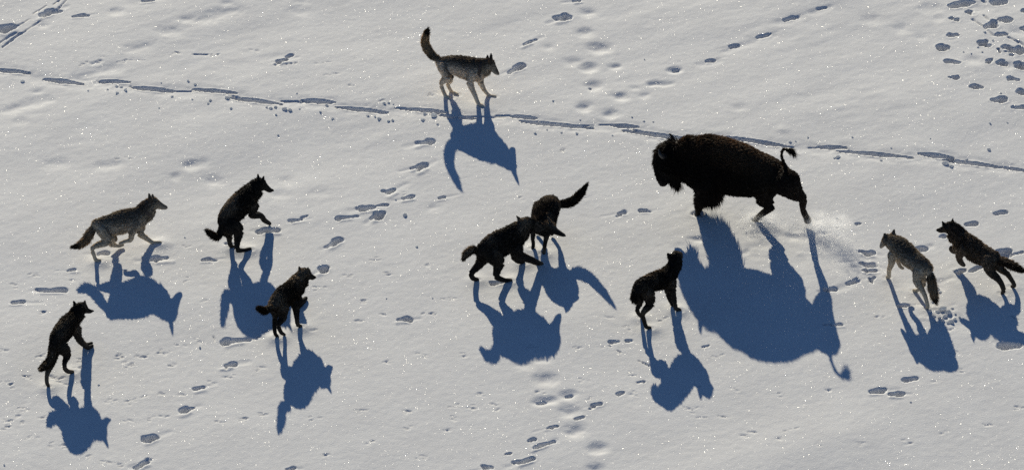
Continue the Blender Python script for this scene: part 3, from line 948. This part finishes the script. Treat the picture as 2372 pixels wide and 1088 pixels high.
# --- grey wolf trotting, far left
a = Animal('w2', 150, 430, 5.44, 26, (400, 945), -.11)
build_wolf(a, 'grey',
           a.torso_rows([(400, 480, 85, .09), (480, 490, 125, .125), (600, 485, 158, .14), (740, 455, 168, .145), (870, 430, 165, .14), (960, 380, 150, .12)]),
           a.torso_rows([(985, 360, 142, .115), (1045, 285, 115, .11), (1105, 230, 90, .095), (1180, 245, 74, .072), (1230, 266, 52, .052), (1285, 278, 36, .036)], .006),
           legs_of(a, [([(470, 560, 85), (540, 690, 66), (352, 780, 30), (375, 895, 26), (395, 940, 26), (445, 942, 20)], -.09),
                       ([(540, 580, 80), (620, 690, 52), (570, 742, 30), (680, 758, 24), (735, 775, 20)], .09, .10),
                       ([(890, 500, 90), (845, 600, 46), (832, 680, 32), (760, 700, 26), (700, 725, 26)], -.10, -.08),
                       ([(950, 520, 80), (950, 600, 50), (1040, 672, 32), (1110, 715, 25), (1205, 716, 20)], .10)]),
           px_tail(a, [(385, 500, 55), (325, 590, 66), (270, 680, 68), (190, 748, 52), (105, 770, 26)]),
           [px_ear(a, (1060, 95), (1078, 170), -.04), px_ear(a, (1108, 130), (1110, 175), .05)],
           'grey wolf trotting right with a low bushy tail, left of the pack', 2,
           collar=(a.point(1020, 318, 0), a.F * .8 + np.array([0, 0, .75]), (.135, .115)))

# --- dark wolf bounding with front paws lifted
a = Animal('w3', 450, 390, 5.18, 57, (540, 990), -.12)
hr, er, hl = a.head_parts(12, (700, 280), [(690, 290, 120, .11), (755, 220, 102, .10), (800, 205, 86, .088), (850, 225, 64, .065), (905, 262, 42, .045), (945, 262, 26, .032)],
                          [((765, 65), (768, 145), .045), ((832, 108), (818, 158), -.05)])
build_wolf(a, 'black',
           a.torso_rows([(370, 690, 100, .10), (395, 610, 140, .135), (470, 510, 158, .145), (580, 410, 162, .145), (670, 320, 145, .13), (715, 265, 120, .115)]),
           hr,
           legs_of(a, [([(430, 680, 120), (525, 740, 80), (515, 900, 38), (512, 975, 34), (590, 982, 26), (670, 966, 23)], -.09),
                       ([(370, 720, 100), (420, 810, 46), (420, 870, 33), (440, 930, 28), (465, 938, 22)], .09),
                       ([(690, 460, 82), (690, 560, 44), (800, 568, 36), (840, 620, 34), (905, 662, 25)], -.09, -.13),
                       ([(720, 450, 70), (720, 530, 40), (795, 566, 32), (840, 618, 28), (900, 660, 22)], .07, -.07)]),
           px_tail(a, [(330, 740, 56, .02), (280, 815, 54, .04), (220, 800, 50, .06), (150, 748, 26, .08)]),
           er,
           'black wolf bounding with front paws lifted, beside the trotting grey wolf', 3, headlat=hl)

# --- dark wolf bounding, lower left corner
a = Animal('w4', 70, 680, 4.73, 67, (300, 940), -.05)
hr, er, hl = a.head_parts(20, (500, 240), [(495, 245, 92, .105), (535, 185, 84, .095), (570, 165, 74, .085), (615, 182, 52, .06), (655, 192, 34, .04), (685, 186, 22, .03)],
                          [((465, 68), (505, 140), .06), ((600, 78), (588, 135), -.05)])
build_wolf(a, 'black',
           a.torso_rows([(265, 570, 85, .09), (300, 490, 110, .125), (345, 430, 122, .135), (410, 350, 122, .14), (465, 290, 108, .125), (505, 235, 92, .11)]),
           hr,
           legs_of(a, [([(265, 600, 85), (235, 740, 56), (200, 830, 36), (182, 900, 27), (182, 970, 25), (200, 1012, 20)], .08),
                       ([(350, 590, 85), (405, 660, 52), (378, 750, 30), (378, 815, 27), (415, 850, 27), (465, 856, 21)], -.08),
                       ([(505, 390, 64), (530, 495, 38), (600, 562, 34), (635, 588, 28), (680, 576, 20)], -.09, -.13),
                       ([(515, 390, 60), (540, 480, 34), (596, 558, 28), (630, 584, 24), (676, 577, 18)], .05, -.09)]),
           px_tail(a, [(250, 640, 52), (205, 740, 52, .03), (165, 785, 50, .05), (118, 822, 32, .06)]),
           er,
           'black wolf springing up at the lower left, both ears pricked', 4, headlat=hl)

# --- dark wolf stepping, centre left
a = Animal('w5', 570, 600, 5.44, 63, (430, 980), -.06)
hr, er, hl = a.head_parts(18, (680, 270), [(675, 275, 115, .11), (722, 205, 92, .10), (755, 190, 80, .088), (800, 213, 62, .068), (840, 230, 46, .046), (868, 228, 30, .034)],
                          [((668, 88), (685, 165), .055), ((778, 122), (765, 172), -.05)])
build_wolf(a, 'black',
           a.torso_rows([(335, 600, 80, .095), (385, 560, 130, .135), (455, 490, 155, .145), (550, 425, 152, .145), (635, 340, 140, .13), (685, 265, 118, .115)]),
           hr,
           legs_of(a, [([(360, 640, 75), (368, 720, 42), (356, 840, 30), (368, 940, 27), (395, 972, 22)], .08),
                       ([(460, 620, 100), (458, 740, 58), (405, 825, 33), (440, 920, 28), (485, 978, 20)], -.09, -.10),
                       ([(620, 540, 80), (632, 640, 50), (640, 740, 34), (650, 825, 30), (695, 845, 20)], -.09),
                       ([(660, 510, 64), (670, 590, 40), (725, 590, 36), (755, 606, 28)], .09, .10)]),
           px_tail(a, [(300, 610, 52), (245, 650, 52, .02), (190, 632, 46, .03), (148, 618, 26, .04)]),
           er,
           'black wolf with one front paw raised, in front of the bounding wolf\'s shadow', 5, headlat=hl)

# --- dark wolf with curled tail, reaching a paw forward
a = Animal('w6', 1050, 410, 4.185, 37, (390, 1000), 0.0)
build_wolf(a, 'black',
           a.torso_rows([(275, 710, 95, .10), (335, 690, 130, .135), (430, 650, 145, .145), (530, 615, 162, .15), (610, 560, 145, .14), (675, 500, 112, .12)]),
           a.torso_rows([(670, 500, 112, .115), (715, 475, 90, .10), (750, 470, 72, .085), (790, 485, 54, .065), (830, 500, 38, .045), (862, 505, 24, .032)], .006),
           legs_of(a, [([(380, 750, 105), (440, 830, 66), (425, 900, 42), (418, 965, 32), (490, 998, 25), (560, 1000, 18)], -.09),
                       ([(300, 770, 80), (240, 860, 45), (176, 930, 29), (190, 980, 26), (235, 993, 18)], .09),
                       ([(600, 690, 85), (645, 760, 50), (750, 800, 36), (815, 830, 30), (862, 840, 18)], -.10, -.09),
                       ([(620, 690, 70), (590, 760, 42), (610, 800, 28), (640, 820, 24), (680, 824, 18)], .10)]),
           px_tail(a, [(275, 780, 48), (245, 725, 46), (195, 705, 46), (135, 735, 46), (103, 785, 26)]),
           [(a.point(614, 378, .06), a.point(668, 442, .06), .048, -a.F), (a.point(690, 398, -.03), a.point(718, 455, -.04), .046, -a.F)],
           'black wolf with a curled tail reaching one front paw forward', 6)

# --- dark wolf coming toward the viewer, head turned, tail out
a = Animal('w7', 1050, 410, 4.185, -100, (830, 718), 0.0, 0.0, .36)
legs7 = [loc(a, [(.22, -.10, .36, .085), (.22, -.11, .28, .05), (.28, -.11, .17, .034), (.28, -.10, .06, .03), (.33, -.10, .028, .028)]),
         loc(a, [(.24, .12, .36, .085), (.26, .11, .28, .05), (.37, .10, .17, .034), (.39, .09, .06, .03), (.44, .09, .028, .028)]),
         loc(a, [(-.18, -.09, .46, .11), (-.02, -.13, .33, .07), (-.26, -.11, .20, .034), (-.16, -.11, .06, .03), (-.11, -.11, .028, .028)]),
         loc(a, [(-.18, .09, .46, .11), (-.02, .14, .33, .07), (-.26, .12, .20, .034), (-.16, .12, .06, .03), (-.11, .12, .028, .028)])]
a.feet = [tuple(a.local(.33, -.10, 0)[:2]), tuple(a.local(.44, .09, 0)[:2])]
build_wolf(a, 'black',
           loc(a, [(-.26, .08, .50, .12, .13), (-.16, .07, .51, .16, .175), (-.02, .05, .49, .175, .185), (.12, .04, .45, .17, .185), (.24, .05, .42, .165, .18), (.32, .08, .42, .14, .15)]),
           loc(a, [(.31, .08, .43, .135, .14), (.37, .14, .45, .115, .12), (.42, .20, .46, .095, .098), (.45, .27, .445, .07, .072), (.47, .35, .42, .045, .05), (.48, .42, .40, .03, .034)]),
           legs7,
           loc(a, [(-.30, .14, .47, .05), (-.34, .26, .45, .06), (-.36, .40, .50, .062), (-.38, .52, .64, .05), (-.40, .61, .79, .018)]),
           [(a.local(.34, .13, .625), a.local(.39, .19, .535), .042, -a.L), (a.local(.46, .13, .60), a.local(.47, .19, .52), .042, -a.L)],
           'black wolf facing the viewer, head turned right and tail held out, behind another wolf', 7, headlat=a.F.copy())

# --- dark wolf standing and looking away toward the bison
a = Animal('w8', 1430, 570, 5.18, 50, (370, 985), -.12)
build_wolf(a, 'black',
           a.torso_rows([(225, 545, 75, .09), (275, 495, 115, .125), (350, 455, 122, .135), (450, 420, 132, .14), (560, 385, 135, .14), (645, 310, 125, .125)]),
           a.torso_rows([(655, 295, 120, .115), (690, 215, 102, .11), (706, 150, 90, .10)], .006) + [np.concatenate([a.point(706, 150, 0) + d_, r_]) for d_, r_ in ((np.array([.02, .08, -.015]), [.078, .08]), (np.array([.035, .15, -.05]), [.048, .052]), (np.array([.045, .21, -.07]), [.03, .034]))],
           legs_of(a, [([(650, 440, 80), (662, 560, 48), (690, 680, 30), (702, 745, 29), (750, 765, 24)], -.09),
                       ([(600, 440, 75), (612, 580, 36), (640, 660, 27), (662, 712, 24), (680, 720, 20)], .08),
                       ([(370, 570, 95), (395, 690, 58), (308, 800, 34), (328, 920, 27), (352, 970, 26), (395, 980, 20)], -.08),
                       ([(270, 600, 70), (270, 690, 38), (236, 760, 29), (268, 825, 24), (292, 850, 20)], .08)]),
           px_tail(a, [(215, 545, 52), (196, 610, 48, -.02), (210, 650, 40, -.04), (222, 672, 24, -.05)]),
           [(a.point(600, 85, .06), a.point(640, 135, .06), .042, np.array([0., -1, .2])), (a.point(770, 70, -.03), a.point(752, 115, -.03), .042, np.array([0., -1, .2]))],
           'black wolf standing in front of the bison, looking away', 8, headlat=np.array([-1.0, .15, 0]))

# --- grey wolf running away, right
a = Animal('w9', 2010, 500, 4.533, 130, (396, 782), 0.0)
legs9 = [loc(a, [(.20, .10, .58, .085), (.22, .10, .42, .05), (.33, .04, .22, .036), (.38, -.01, .06, .032), (.43, -.02, .03, .028)]),
         loc(a, [(.20, -.09, .58, .08), (.20, -.10, .43, .045), (.30, -.10, .36, .034), (.24, -.10, .28, .03), (.18, -.10, .27, .026)]),
         loc(a, [(-.36, .08, .54, .11), (-.36, .11, .39, .068), (-.52, .11, .24, .036), (-.61, .11, .07, .03), (-.60, .11, .03, .028)]),
         loc(a, [(-.36, -.08, .54, .11), (-.25, -.09, .40, .065), (-.32, -.08, .24, .034), (-.18, -.07, .06, .03), (-.11, -.07, .03, .028)])]
a.feet = [tuple(a.local(.43, -.02, 0)[:2]), tuple(a.local(-.60, .11, 0)[:2]), tuple(a.local(-.11, -.07, 0)[:2])]
build_wolf(a, 'grey',
           loc(a, [(-.45, 0, .60, .10, .09), (-.35, 0, .60, .135, .125), (-.1, 0, .62, .15, .14), (.08, 0, .67, .16, .145), (.20, 0, .70, .15, .135), (.30, .01, .72, .12, .11)]),
           loc(a, [(.29, .01, .72, .12, .11), (.36, .02, .72, .10, .10), (.41, .03, .71, .085, .088), (.46, .035, .665, .068, .07), (.49, .045, .60, .048, .05), (.515, .05, .545, .03, .034)]),
           legs9,
           loc(a, [(-.46, 0, .63, .045), (-.54, .0, .48, .058), (-.60, .02, .34, .06), (-.65, .02, .22, .05), (-.69, .02, .13, .018)]),
           [(a.local(.42, .085, .855), a.local(.40, .065, .77), .042, -a.F), (a.local(.37, -.075, .885), a.local(.38, -.055, .78), .042, -a.F)],
           'grizzled grey wolf running away behind the bison, seen from the rear', 9)

# --- dark brown wolf bounding, right edge
a = Animal('w10', 2010, 500, 4.533, 134, (1410, 825), .09)
hr, er, hl = a.head_parts(165, (945, 215), [(950, 215, 106, .11), (900, 155, 92, .10), (862, 132, 78, .088), (810, 138, 58, .065), (762, 150, 40, .045), (730, 147, 26, .032)],
                          [((893, 28), (888, 95), -.055), ((783, 58), (808, 112), .055)])
build_wolf(a, 'brown',
           a.torso_rows([(1335, 430, 85, .095), (1270, 425, 115, .125), (1190, 400, 128, .135), (1100, 345, 135, .14), (1005, 275, 122, .13), (945, 215, 108, .115)]),
           hr,
           legs_of(a, [([(1000, 340, 78), (960, 420, 44), (968, 470, 34), (992, 500, 30), (1010, 515, 22)], .09, .06),
                       ([(950, 310, 70), (930, 355, 45), (895, 365, 32), (872, 345, 26), (876, 325, 18)], -.09, -.10),
                       ([(1265, 470, 95), (1290, 580, 60), (1385, 680, 34), (1428, 775, 28), (1412, 812, 20)], .09),
                       ([(1330, 470, 85), (1395, 555, 46), (1468, 610, 30), (1525, 695, 25), (1540, 732, 24), (1512, 740, 17)], -.09)]),
           px_tail(a, [(1360, 450, 55), (1450, 490, 56), (1540, 530, 52), (1620, 572, 30)]),
           er,
           'dark brown wolf springing left at the right edge, front paws tucked', 10, headlat=hl)

# ------------------------------------------------------------------ the bison
b = Animal('bison', 1490, 290, 4.352, 160, (545, 900), -.02)
root = bpy.data.objects.new('bison', None); col.objects.link(root)
root.location = (float(b.O[0]), float(b.O[1]), 0.0)
tag(root, 'dark brown bison charging left with its tail raised', 'bison')
BK, BL, BH, BG = (.085, .052, .030), (.022, .015, .010), (.010, .008, .007), (.020, .014, .010)
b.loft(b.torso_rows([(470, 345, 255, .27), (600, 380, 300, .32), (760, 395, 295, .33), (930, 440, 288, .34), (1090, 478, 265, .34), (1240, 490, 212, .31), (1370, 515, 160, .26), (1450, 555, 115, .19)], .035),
       6, b.L, [.07, .075, .06, .04, .03, .03], [(.06, .037, .022), (.12, .072, .04), (.11, .066, .036), (.08, .048, .027)], [(.012, .009, .007), (.014, .010, .007), (.014, .010, .007)], flow=1.0, nseg=24)  # lighter brown along the top: the sun's rim light put into the coat colour
# neck and hanging head
b.loft(b.torso_rows([(500, 340, 250, .26), (400, 350, 215, .24), (310, 375, 170, .21), (250, 390, 135, .18)], .02), 6, b.L, [.11, .12, .12], (.03, .020, .014), BH, flow=-1.0, nseg=20)
hd = b.torso_rows([(290, 240, 95, .15), (245, 290, 120, .165), (218, 380, 120, .155), (212, 470, 104, .13), (206, 540, 82, .11), (200, 572, 58, .09)], .012)
b.loft(hd, 6, b.L, [.10, .10, .06, .03, .015], [(.02, .014, .010), BH, BH], BH, flow=1.0, nseg=18)
b.loft(b.torso_rows([(315, 450, 115, .11), (315, 545, 72, .07), (338, 600, 30, .035)], .01), 6, b.L, [.10, .14, .14], BH, BH, flow=1.0, nseg=12)
bl = [b.leg_rows([(630, 560, 140), (615, 690, 88), (568, 785, 48), (550, 845, 31), (549, 890, 29)], .17),
      b.leg_rows([(650, 560, 130), (650, 690, 80), (600, 780, 40), (575, 830, 27), (570, 862, 26)], -.17, -.12),
      b.leg_rows([(1230, 610, 150), (1210, 740, 85), (1290, 815, 48), (1180, 905, 32), (1135, 945, 30)], -.16),
      b.leg_rows([(1440, 580, 150), (1540, 690, 80), (1605, 735, 48), (1610, 850, 34), (1648, 935, 36)], .15, None, .11)]
for i, rows in enumerate(bl):
    b.loft(rows, 6, b.L, [.07, .10 if i < 2 else .04, .07 if i < 2 else .025, .015, .012] if i < 2 else [.04, .035, .025, .015, .012], BG, BG, flow=1.0, nseg=14)
b.loft(px_tail(b, [(1440, 430, 28), (1405, 350, 22), (1392, 285, 20), (1415, 245, 20), (1450, 248, 20)], .8), 6, b.L, [.03, .03, .06], BL, BL, flow=1.0, nseg=10)
# ears (under the horns)
for (tip, base, w) in [((330, 175), (280, 215), -.18), ((330, 330), (285, 330), .19)]:
    bb = b.point(base[0], base[1], w * .8); tt = bb + np.array([.10, -.10 * np.sign(-w) * -1 if w > 0 else .12, .03])
    b.ear(tt, bb, .045, np.array([0, 0, 1.0]))
    b.S.append(np.concatenate([(tt + bb) / 2, (tt - bb) / .15, [0, 0, 1], [.03, .05], (.10, .05, .025), (.10, .05, .025)]))
b.shade = -0.12  # keeps the painted rim light to the very top of the back
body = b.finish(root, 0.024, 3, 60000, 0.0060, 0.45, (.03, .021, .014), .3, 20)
# long leg skirts and beard: extra hair rooted on the front legs and chin
def tuft(name, rows, n, length, width, colr, seed, down=.7, spread=.35):
    r = np.random.default_rng(seed)
    Q = catmull(rows, 8)
    T = np.gradient(Q[:, :3], axis=0); T /= np.linalg.norm(T, axis=1)[:, None]
    k = r.integers(0, len(Q), n)
    d = r.normal(0, 1, (n, 3)); d /= np.linalg.norm(d, axis=1)[:, None]
    P = Q[k, :3] + d * Q[k, 3:4] * .9
    D = d * spread + T[k] * (1 - down) + np.array([0, 0, -down]) + r.normal(0, .15, (n, 3))
    D /= np.linalg.norm(D, axis=1)[:, None]
    Ln = length * r.uniform(.5, 1.2, (n, 1))
    s_ = np.cross(D, r.normal(0, 1, (n, 3))); s_ /= np.linalg.norm(s_, axis=1)[:, None]
    W = width * r.uniform(.6, 1.3, (n, 1))
    p1 = P + D * Ln * .6
    p2 = p1 + (D + np.array([0, 0, -.25 * down])) * Ln * .4
    V = np.stack([P - s_ * W, P + s_ * W, p1 + s_ * W * .7, p1 - s_ * W * .7, p2], 1).reshape(-1, 3)
    fs = []
    for i in range(n):
        fs += [(i * 5, i * 5 + 1, i * 5 + 2, i * 5 + 3), (i * 5 + 3, i * 5 + 2, i * 5 + 4)]
    o = mesh_object(name, V, fs, M_FUR, root, smooth=False)
    ca = o.data.color_attributes.new('coat', 'FLOAT_COLOR', 'POINT')
    cc = np.array(colr) * np.exp(r.normal(0, .3, (n, 1)))
    ca.data.foreach_set('color', np.hstack([np.repeat(cc, 5, 0), np.ones((n * 5, 1))]).astype(np.float32).ravel())
    o['kind'] = 'stuff'
    return o


tt = px_tail(b, [(1445, 247, 16), (1485, 255, 20), (1515, 285, 12)], 1.0)
tuft('tail_tuft', [np.append(t[:3], t[3]) for t in tt], 300, .10, .0038, (.012, .009, .007), 3, down=.25, spread=.35)
for i in (0, 1):
    rows = [np.append(r_[:3] + np.array([.07, 0, 0]), r_[3] * .9) for r_ in bl[i][:2]]
    tuft('leg_skirt', rows, 2600, .18, .006, (.016, .011, .008), 5 + i, down=.75, spread=.4)
bd = b.torso_rows([(310, 480, 70, .06), (325, 565, 45, .045)], .01)
tuft('beard', [np.append(r_[:3], r_[4]) for r_ in bd], 600, .045, .006, (.010, .008, .006), 9, down=.85, spread=.25)
# horns: out to the side, then up and in
for sgn in (-1, 1):
    base = b.point(232, 228 + (65 if sgn > 0 else -62) * .6, 0) + b.L * sgn * .0
    base = hd[0][:3] * .35 + hd[1][:3] * .65 + b.L * sgn * .13 + np.array([0, 0, .03])
    p1 = base + b.L * sgn * .10 + b.F * .02 + np.array([0, 0, .02])
    p2 = base + b.L * sgn * .15 + b.F * .05 + np.array([0, 0, .08])
    p3 = base + b.L * sgn * .12 + b.F * .085 + np.array([0, 0, .145])
    tube('horn', [np.append(base, .042), np.append(p1, .038), np.append(p2, .026), np.append(p3, .008)], M_HORN, root, 10)
for sgn in (-1, 1):
    small_ball('eye', hd[2][:3] + b.L * sgn * .135 + b.F * .05 + np.array([0, 0, .06]), .02, M_EYE, root)
for i, rows in enumerate(bl):
    e, p_ = rows[-1][:3], rows[-2][:3]
    d = (e - p_) / np.linalg.norm(e - p_); d = d * .6 + np.array([0, 0, -.4]) + b.F * .15 if i < 3 else d; d /= np.linalg.norm(d)
    r0 = rows[-1][3]
    tube('hoof', [np.append(e, r0 * .95), np.append(e + d * .05, r0 * 1.1), np.append(e + d * .085, r0 * 1.05)], M_HORN, root, 10)
from mathutils import Matrix
for ch in root.children:
    ch.matrix_parent_inverse = Matrix.Translation(-Vector(root.location))
for (x, y) in b.feet[:2]:
    PAWS.append((x, y, .075, .025))
print('paw side offsets', Animal.report)

build_snowfield()

# ------------------------------------------------------------------ loose snow
def clod_mesh(seed):
    import bmesh
    bm = bmesh.new()
    bmesh.ops.create_icosphere(bm, subdivisions=2, radius=1.0)
    r = np.random.default_rng(seed)
    fr = r.normal(0, 2.6, (5, 3)); ph = r.uniform(0, 6, 5)
    for v in bm.verts:
        p = np.array(v.co)
        k = 1 + .22 * sum(math.sin(float(p @ fr[i]) + ph[i]) for i in range(5)) / 1.6
        v.co = Vector(p * k)
        v.co.z *= .7
    me = bpy.data.meshes.new('snow_clod'); bm.to_mesh(me); bm.free()
    me.materials.append(M_CLOD)
    me.polygons.foreach_set('use_smooth', [True] * len(me.polygons))
    return me


CLODS = [clod_mesh(i) for i in range(6)]


def clod(u, v, rpx, label, group):
    r_ = rpx / PXM * .8
    g = ground(u, v)
    o = bpy.data.objects.new('snow_clod', random.choice(CLODS)); col.objects.link(o)
    o.location = (g[0], g[1], snow_height(g[0], g[1]) + r_ * .18)
    o.rotation_euler = (random.uniform(-.4, .4), random.uniform(-.4, .4), random.uniform(0, 6))
    o.scale = (r_ * random.uniform(.85, 1.25), r_ * random.uniform(.8, 1.1), r_ * random.uniform(.7, 1.0))
    tag(o, label, 'snow clod', group)


trail = []
for (ox, oy, s, pts) in [
    (0, 0, 2.72, [(142, 508, 6), (735, 545, 5), (740, 590, 5), (788, 570, 6), (765, 550, 5), (678, 566, 3), (555, 573, 3), (1185, 512, 5), (1230, 532, 4), (1212, 630, 3), (1325, 635, 4), (1313, 655, 4), (1455, 685, 4),
                  (1432, 618, 6), (1680, 680, 5), (1705, 688, 5), (1735, 678, 5), (1790, 690, 7), (1825, 698, 6), (1738, 725, 4), (1888, 690, 3), (2018, 707, 4), (2097, 748, 4), (1870, 592, 3), (1002, 683, 3),
                  (1085, 610, 4), (2060, 665, 5), (1015, 525, 2.5)]),
    (800, 180, 2.965, [(155, 262, 5), (205, 270, 4), (232, 282, 6), (295, 295, 4), (325, 292, 5), (535, 292, 6), (615, 265, 9), (632, 322, 4), (545, 250, 5), (265, 178, 5), (298, 175, 4), (330, 185, 3), (1302, 382, 5),
                       (1385, 360, 3), (1485, 380, 3), (1590, 385, 5), (1430, 160, 2.5), (1612, 292, 3), (1968, 272, 3), (2050, 300, 4), (2115, 305, 3), (1690, 335, 5), (1835, 398, 2.5)]),
    (1600, 0, 2.72, [(625, 895, 5), (660, 890, 3), (738, 868, 3.5), (1020, 868, 3), (1510, 880, 2.5), (1878, 945, 6), (1605, 1030, 9), (1640, 1050, 7), (1200, 1015, 5), (925, 995, 7), (905, 1000, 4), (1885, 780, 4),
                     (1995, 775, 3), (1262, 938, 2.5), (1738, 1005, 4)]),
]:
    trail += [(ox + x / s, oy + y / s, r_) for x, y, r_ in pts]
for (u, v, r_) in trail:
    clod(u, v, r_, 'small loose clod of snow thrown up along the long drag trail', 'clods along the drag trail')
for (u, v, r_) in [(2183, 716, 13), (2196, 724, 10), (2172, 722, 8), (2164, 733, 6), (2203, 745, 9), (2189, 733, 7), (2212, 740, 5), (2154, 722, 5), (2160, 746, 5), (2213, 728, 4), (2176, 738, 5), (2172, 668, 7), (2165, 656, 5), (2178, 676, 5), (2195, 748, 5), (2222, 735, 4), (2160, 700, 4), (2206, 715, 4), (2170, 748, 4), (2184, 744, 5)]:
    clod(u, v, r_, 'broken lump of snow kicked up behind the running grey wolf', 'lumps behind the running wolf')
for (u, v, r_) in [(938, 497, 7), (644, 312, 3.5), (965, 571, 4), (917, 461, 3), (463, 801, 4), (228, 889, 3), (2232, 121, 3), (2250, 125, 3), (2275, 122, 3.5), (1938, 527, 4), (1938, 506, 3), (1893, 694, 3), (2110, 932, 3), (10, 1077, 3.5), (428, 548, 3), (1281, 235, 3),
                   (1493, 137, 3), (2318, 218, 3), (895, 690, 2.5), (1002, 689, 2.5), (2280, 75, 4), (2300, 95, 3.5), (2265, 110, 3)]:
    clod(u, v, r_, 'tiny lone crumb of snow lying on the open field', 'crumbs on the open snow')


# ------------------------------------------------------------------ powder thrown up by the bison's hooves
def powder():
    r = np.random.default_rng(99)
    pts, sz = [], []
    for (u, v, z, n, sx, sy, sz_, s0) in [
        (1755, 512, .06, 1500, .16, .13, .06, .0030), (1800, 520, .05, 900, .28, .12, .05, .0030), (1888, 530, .08, 1100, .14, .10, .07, .0030),
        (1940, 545, .18, 1300, .13, .10, .12, .0030), (1640, 505, .03, 300, .22, .12, .03, .0030)]:
        g = ground(u, v)
        p = r.normal(0, 1, (n, 3)) * np.array([sx, sy, sz_]) + np.array([g[0], g[1], z])
        p[:, 2] = np.abs(p[:, 2])
        pts.append(p); sz.append(np.exp(r.normal(math.log(s0), .45, n)))
    P = np.vstack(pts); Sz = np.concatenate(sz)
    n = len(P)
    A = r.normal(0, 1, (n, 3)); A /= np.linalg.norm(A, axis=1)[:, None]
    B = np.cross(A, r.normal(0, 1, (n, 3))); B /= np.linalg.norm(B, axis=1)[:, None]
    T = np.stack([A, -.5 * A + .87 * B, -.5 * A - .87 * B], 1)      # ice flakes turning in the air
    V = (P[:, None, :] + T * Sz[:, None, None]).reshape(-1, 3)
    F = np.arange(n * 3).reshape(-1, 3)
    o = mesh_object('snow_powder', V, F.tolist(), M_POWDER)
    tag(o, 'fine snow powder kicked up around the bison hind hooves', kind='stuff')


powder()
M_PUFF, _nt, _out = new_mat('airborne_snow')
_tc = _nt.nodes.new('ShaderNodeTexCoord')
_len = _nt.nodes.new('ShaderNodeVectorMath'); _len.operation = 'LENGTH'
_nt.links.new(_tc.outputs['Object'], _len.inputs[0])
_fall = _nt.nodes.new('ShaderNodeMapRange'); _fall.interpolation_type = 'SMOOTHSTEP'
_fall.inputs['From Min'].default_value = 1.0; _fall.inputs['From Max'].default_value = 0.1
_nt.links.new(_len.outputs['Value'], _fall.inputs['Value'])
_nz = _nt.nodes.new('ShaderNodeTexNoise'); _nz.inputs['Scale'].default_value = 2.4; _nz.inputs['Detail'].default_value = 3
_nt.links.new(_tc.outputs['Object'], _nz.inputs['Vector'])
_nr = _nt.nodes.new('ShaderNodeMapRange'); _nr.inputs['From Min'].default_value = 0.38; _nr.inputs['From Max'].default_value = 0.68
_nt.links.new(_nz.outputs['Fac'], _nr.inputs['Value'])
_mu = _nt.nodes.new('ShaderNodeMath'); _mu.operation = 'MULTIPLY'
_nt.links.new(_fall.outputs[0], _mu.inputs[0]); _nt.links.new(_nr.outputs[0], _mu.inputs[1])
_mu2 = _nt.nodes.new('ShaderNodeMath'); _mu2.operation = 'MULTIPLY'; _mu2.inputs[1].default_value = 7.0
_nt.links.new(_mu.outputs[0], _mu2.inputs[0])
_pv = _nt.nodes.new('ShaderNodeVolumePrincipled'); _pv.inputs['Color'].default_value = (.995, .995, .995, 1); _pv.inputs['Anisotropy'].default_value = .65
_nt.links.new(_mu2.outputs[0], _pv.inputs['Density']); _nt.links.new(_pv.outputs[0], _out.inputs['Volume'])
for (u, v, z, rx, ry, rz, lab) in [(1762, 512, .10, .34, .26, .16, 'low white puff of snow around the bison far hind hoof'),
                                   (1895, 530, .16, .34, .26, .22, 'white puff of snow around the bison trailing hind hoof'),
                                   (1945, 548, .26, .26, .22, .26, 'drifting puff of snow behind the bison')]:
    g = ground(u, v)
    o = small_ball('snow_puff', np.zeros(3), 1.0, M_PUFF, None, seg=16, rings=10)
    o.location = (g[0], g[1], z); o.scale = (rx, ry, rz)
    tag(o, lab, kind='stuff')
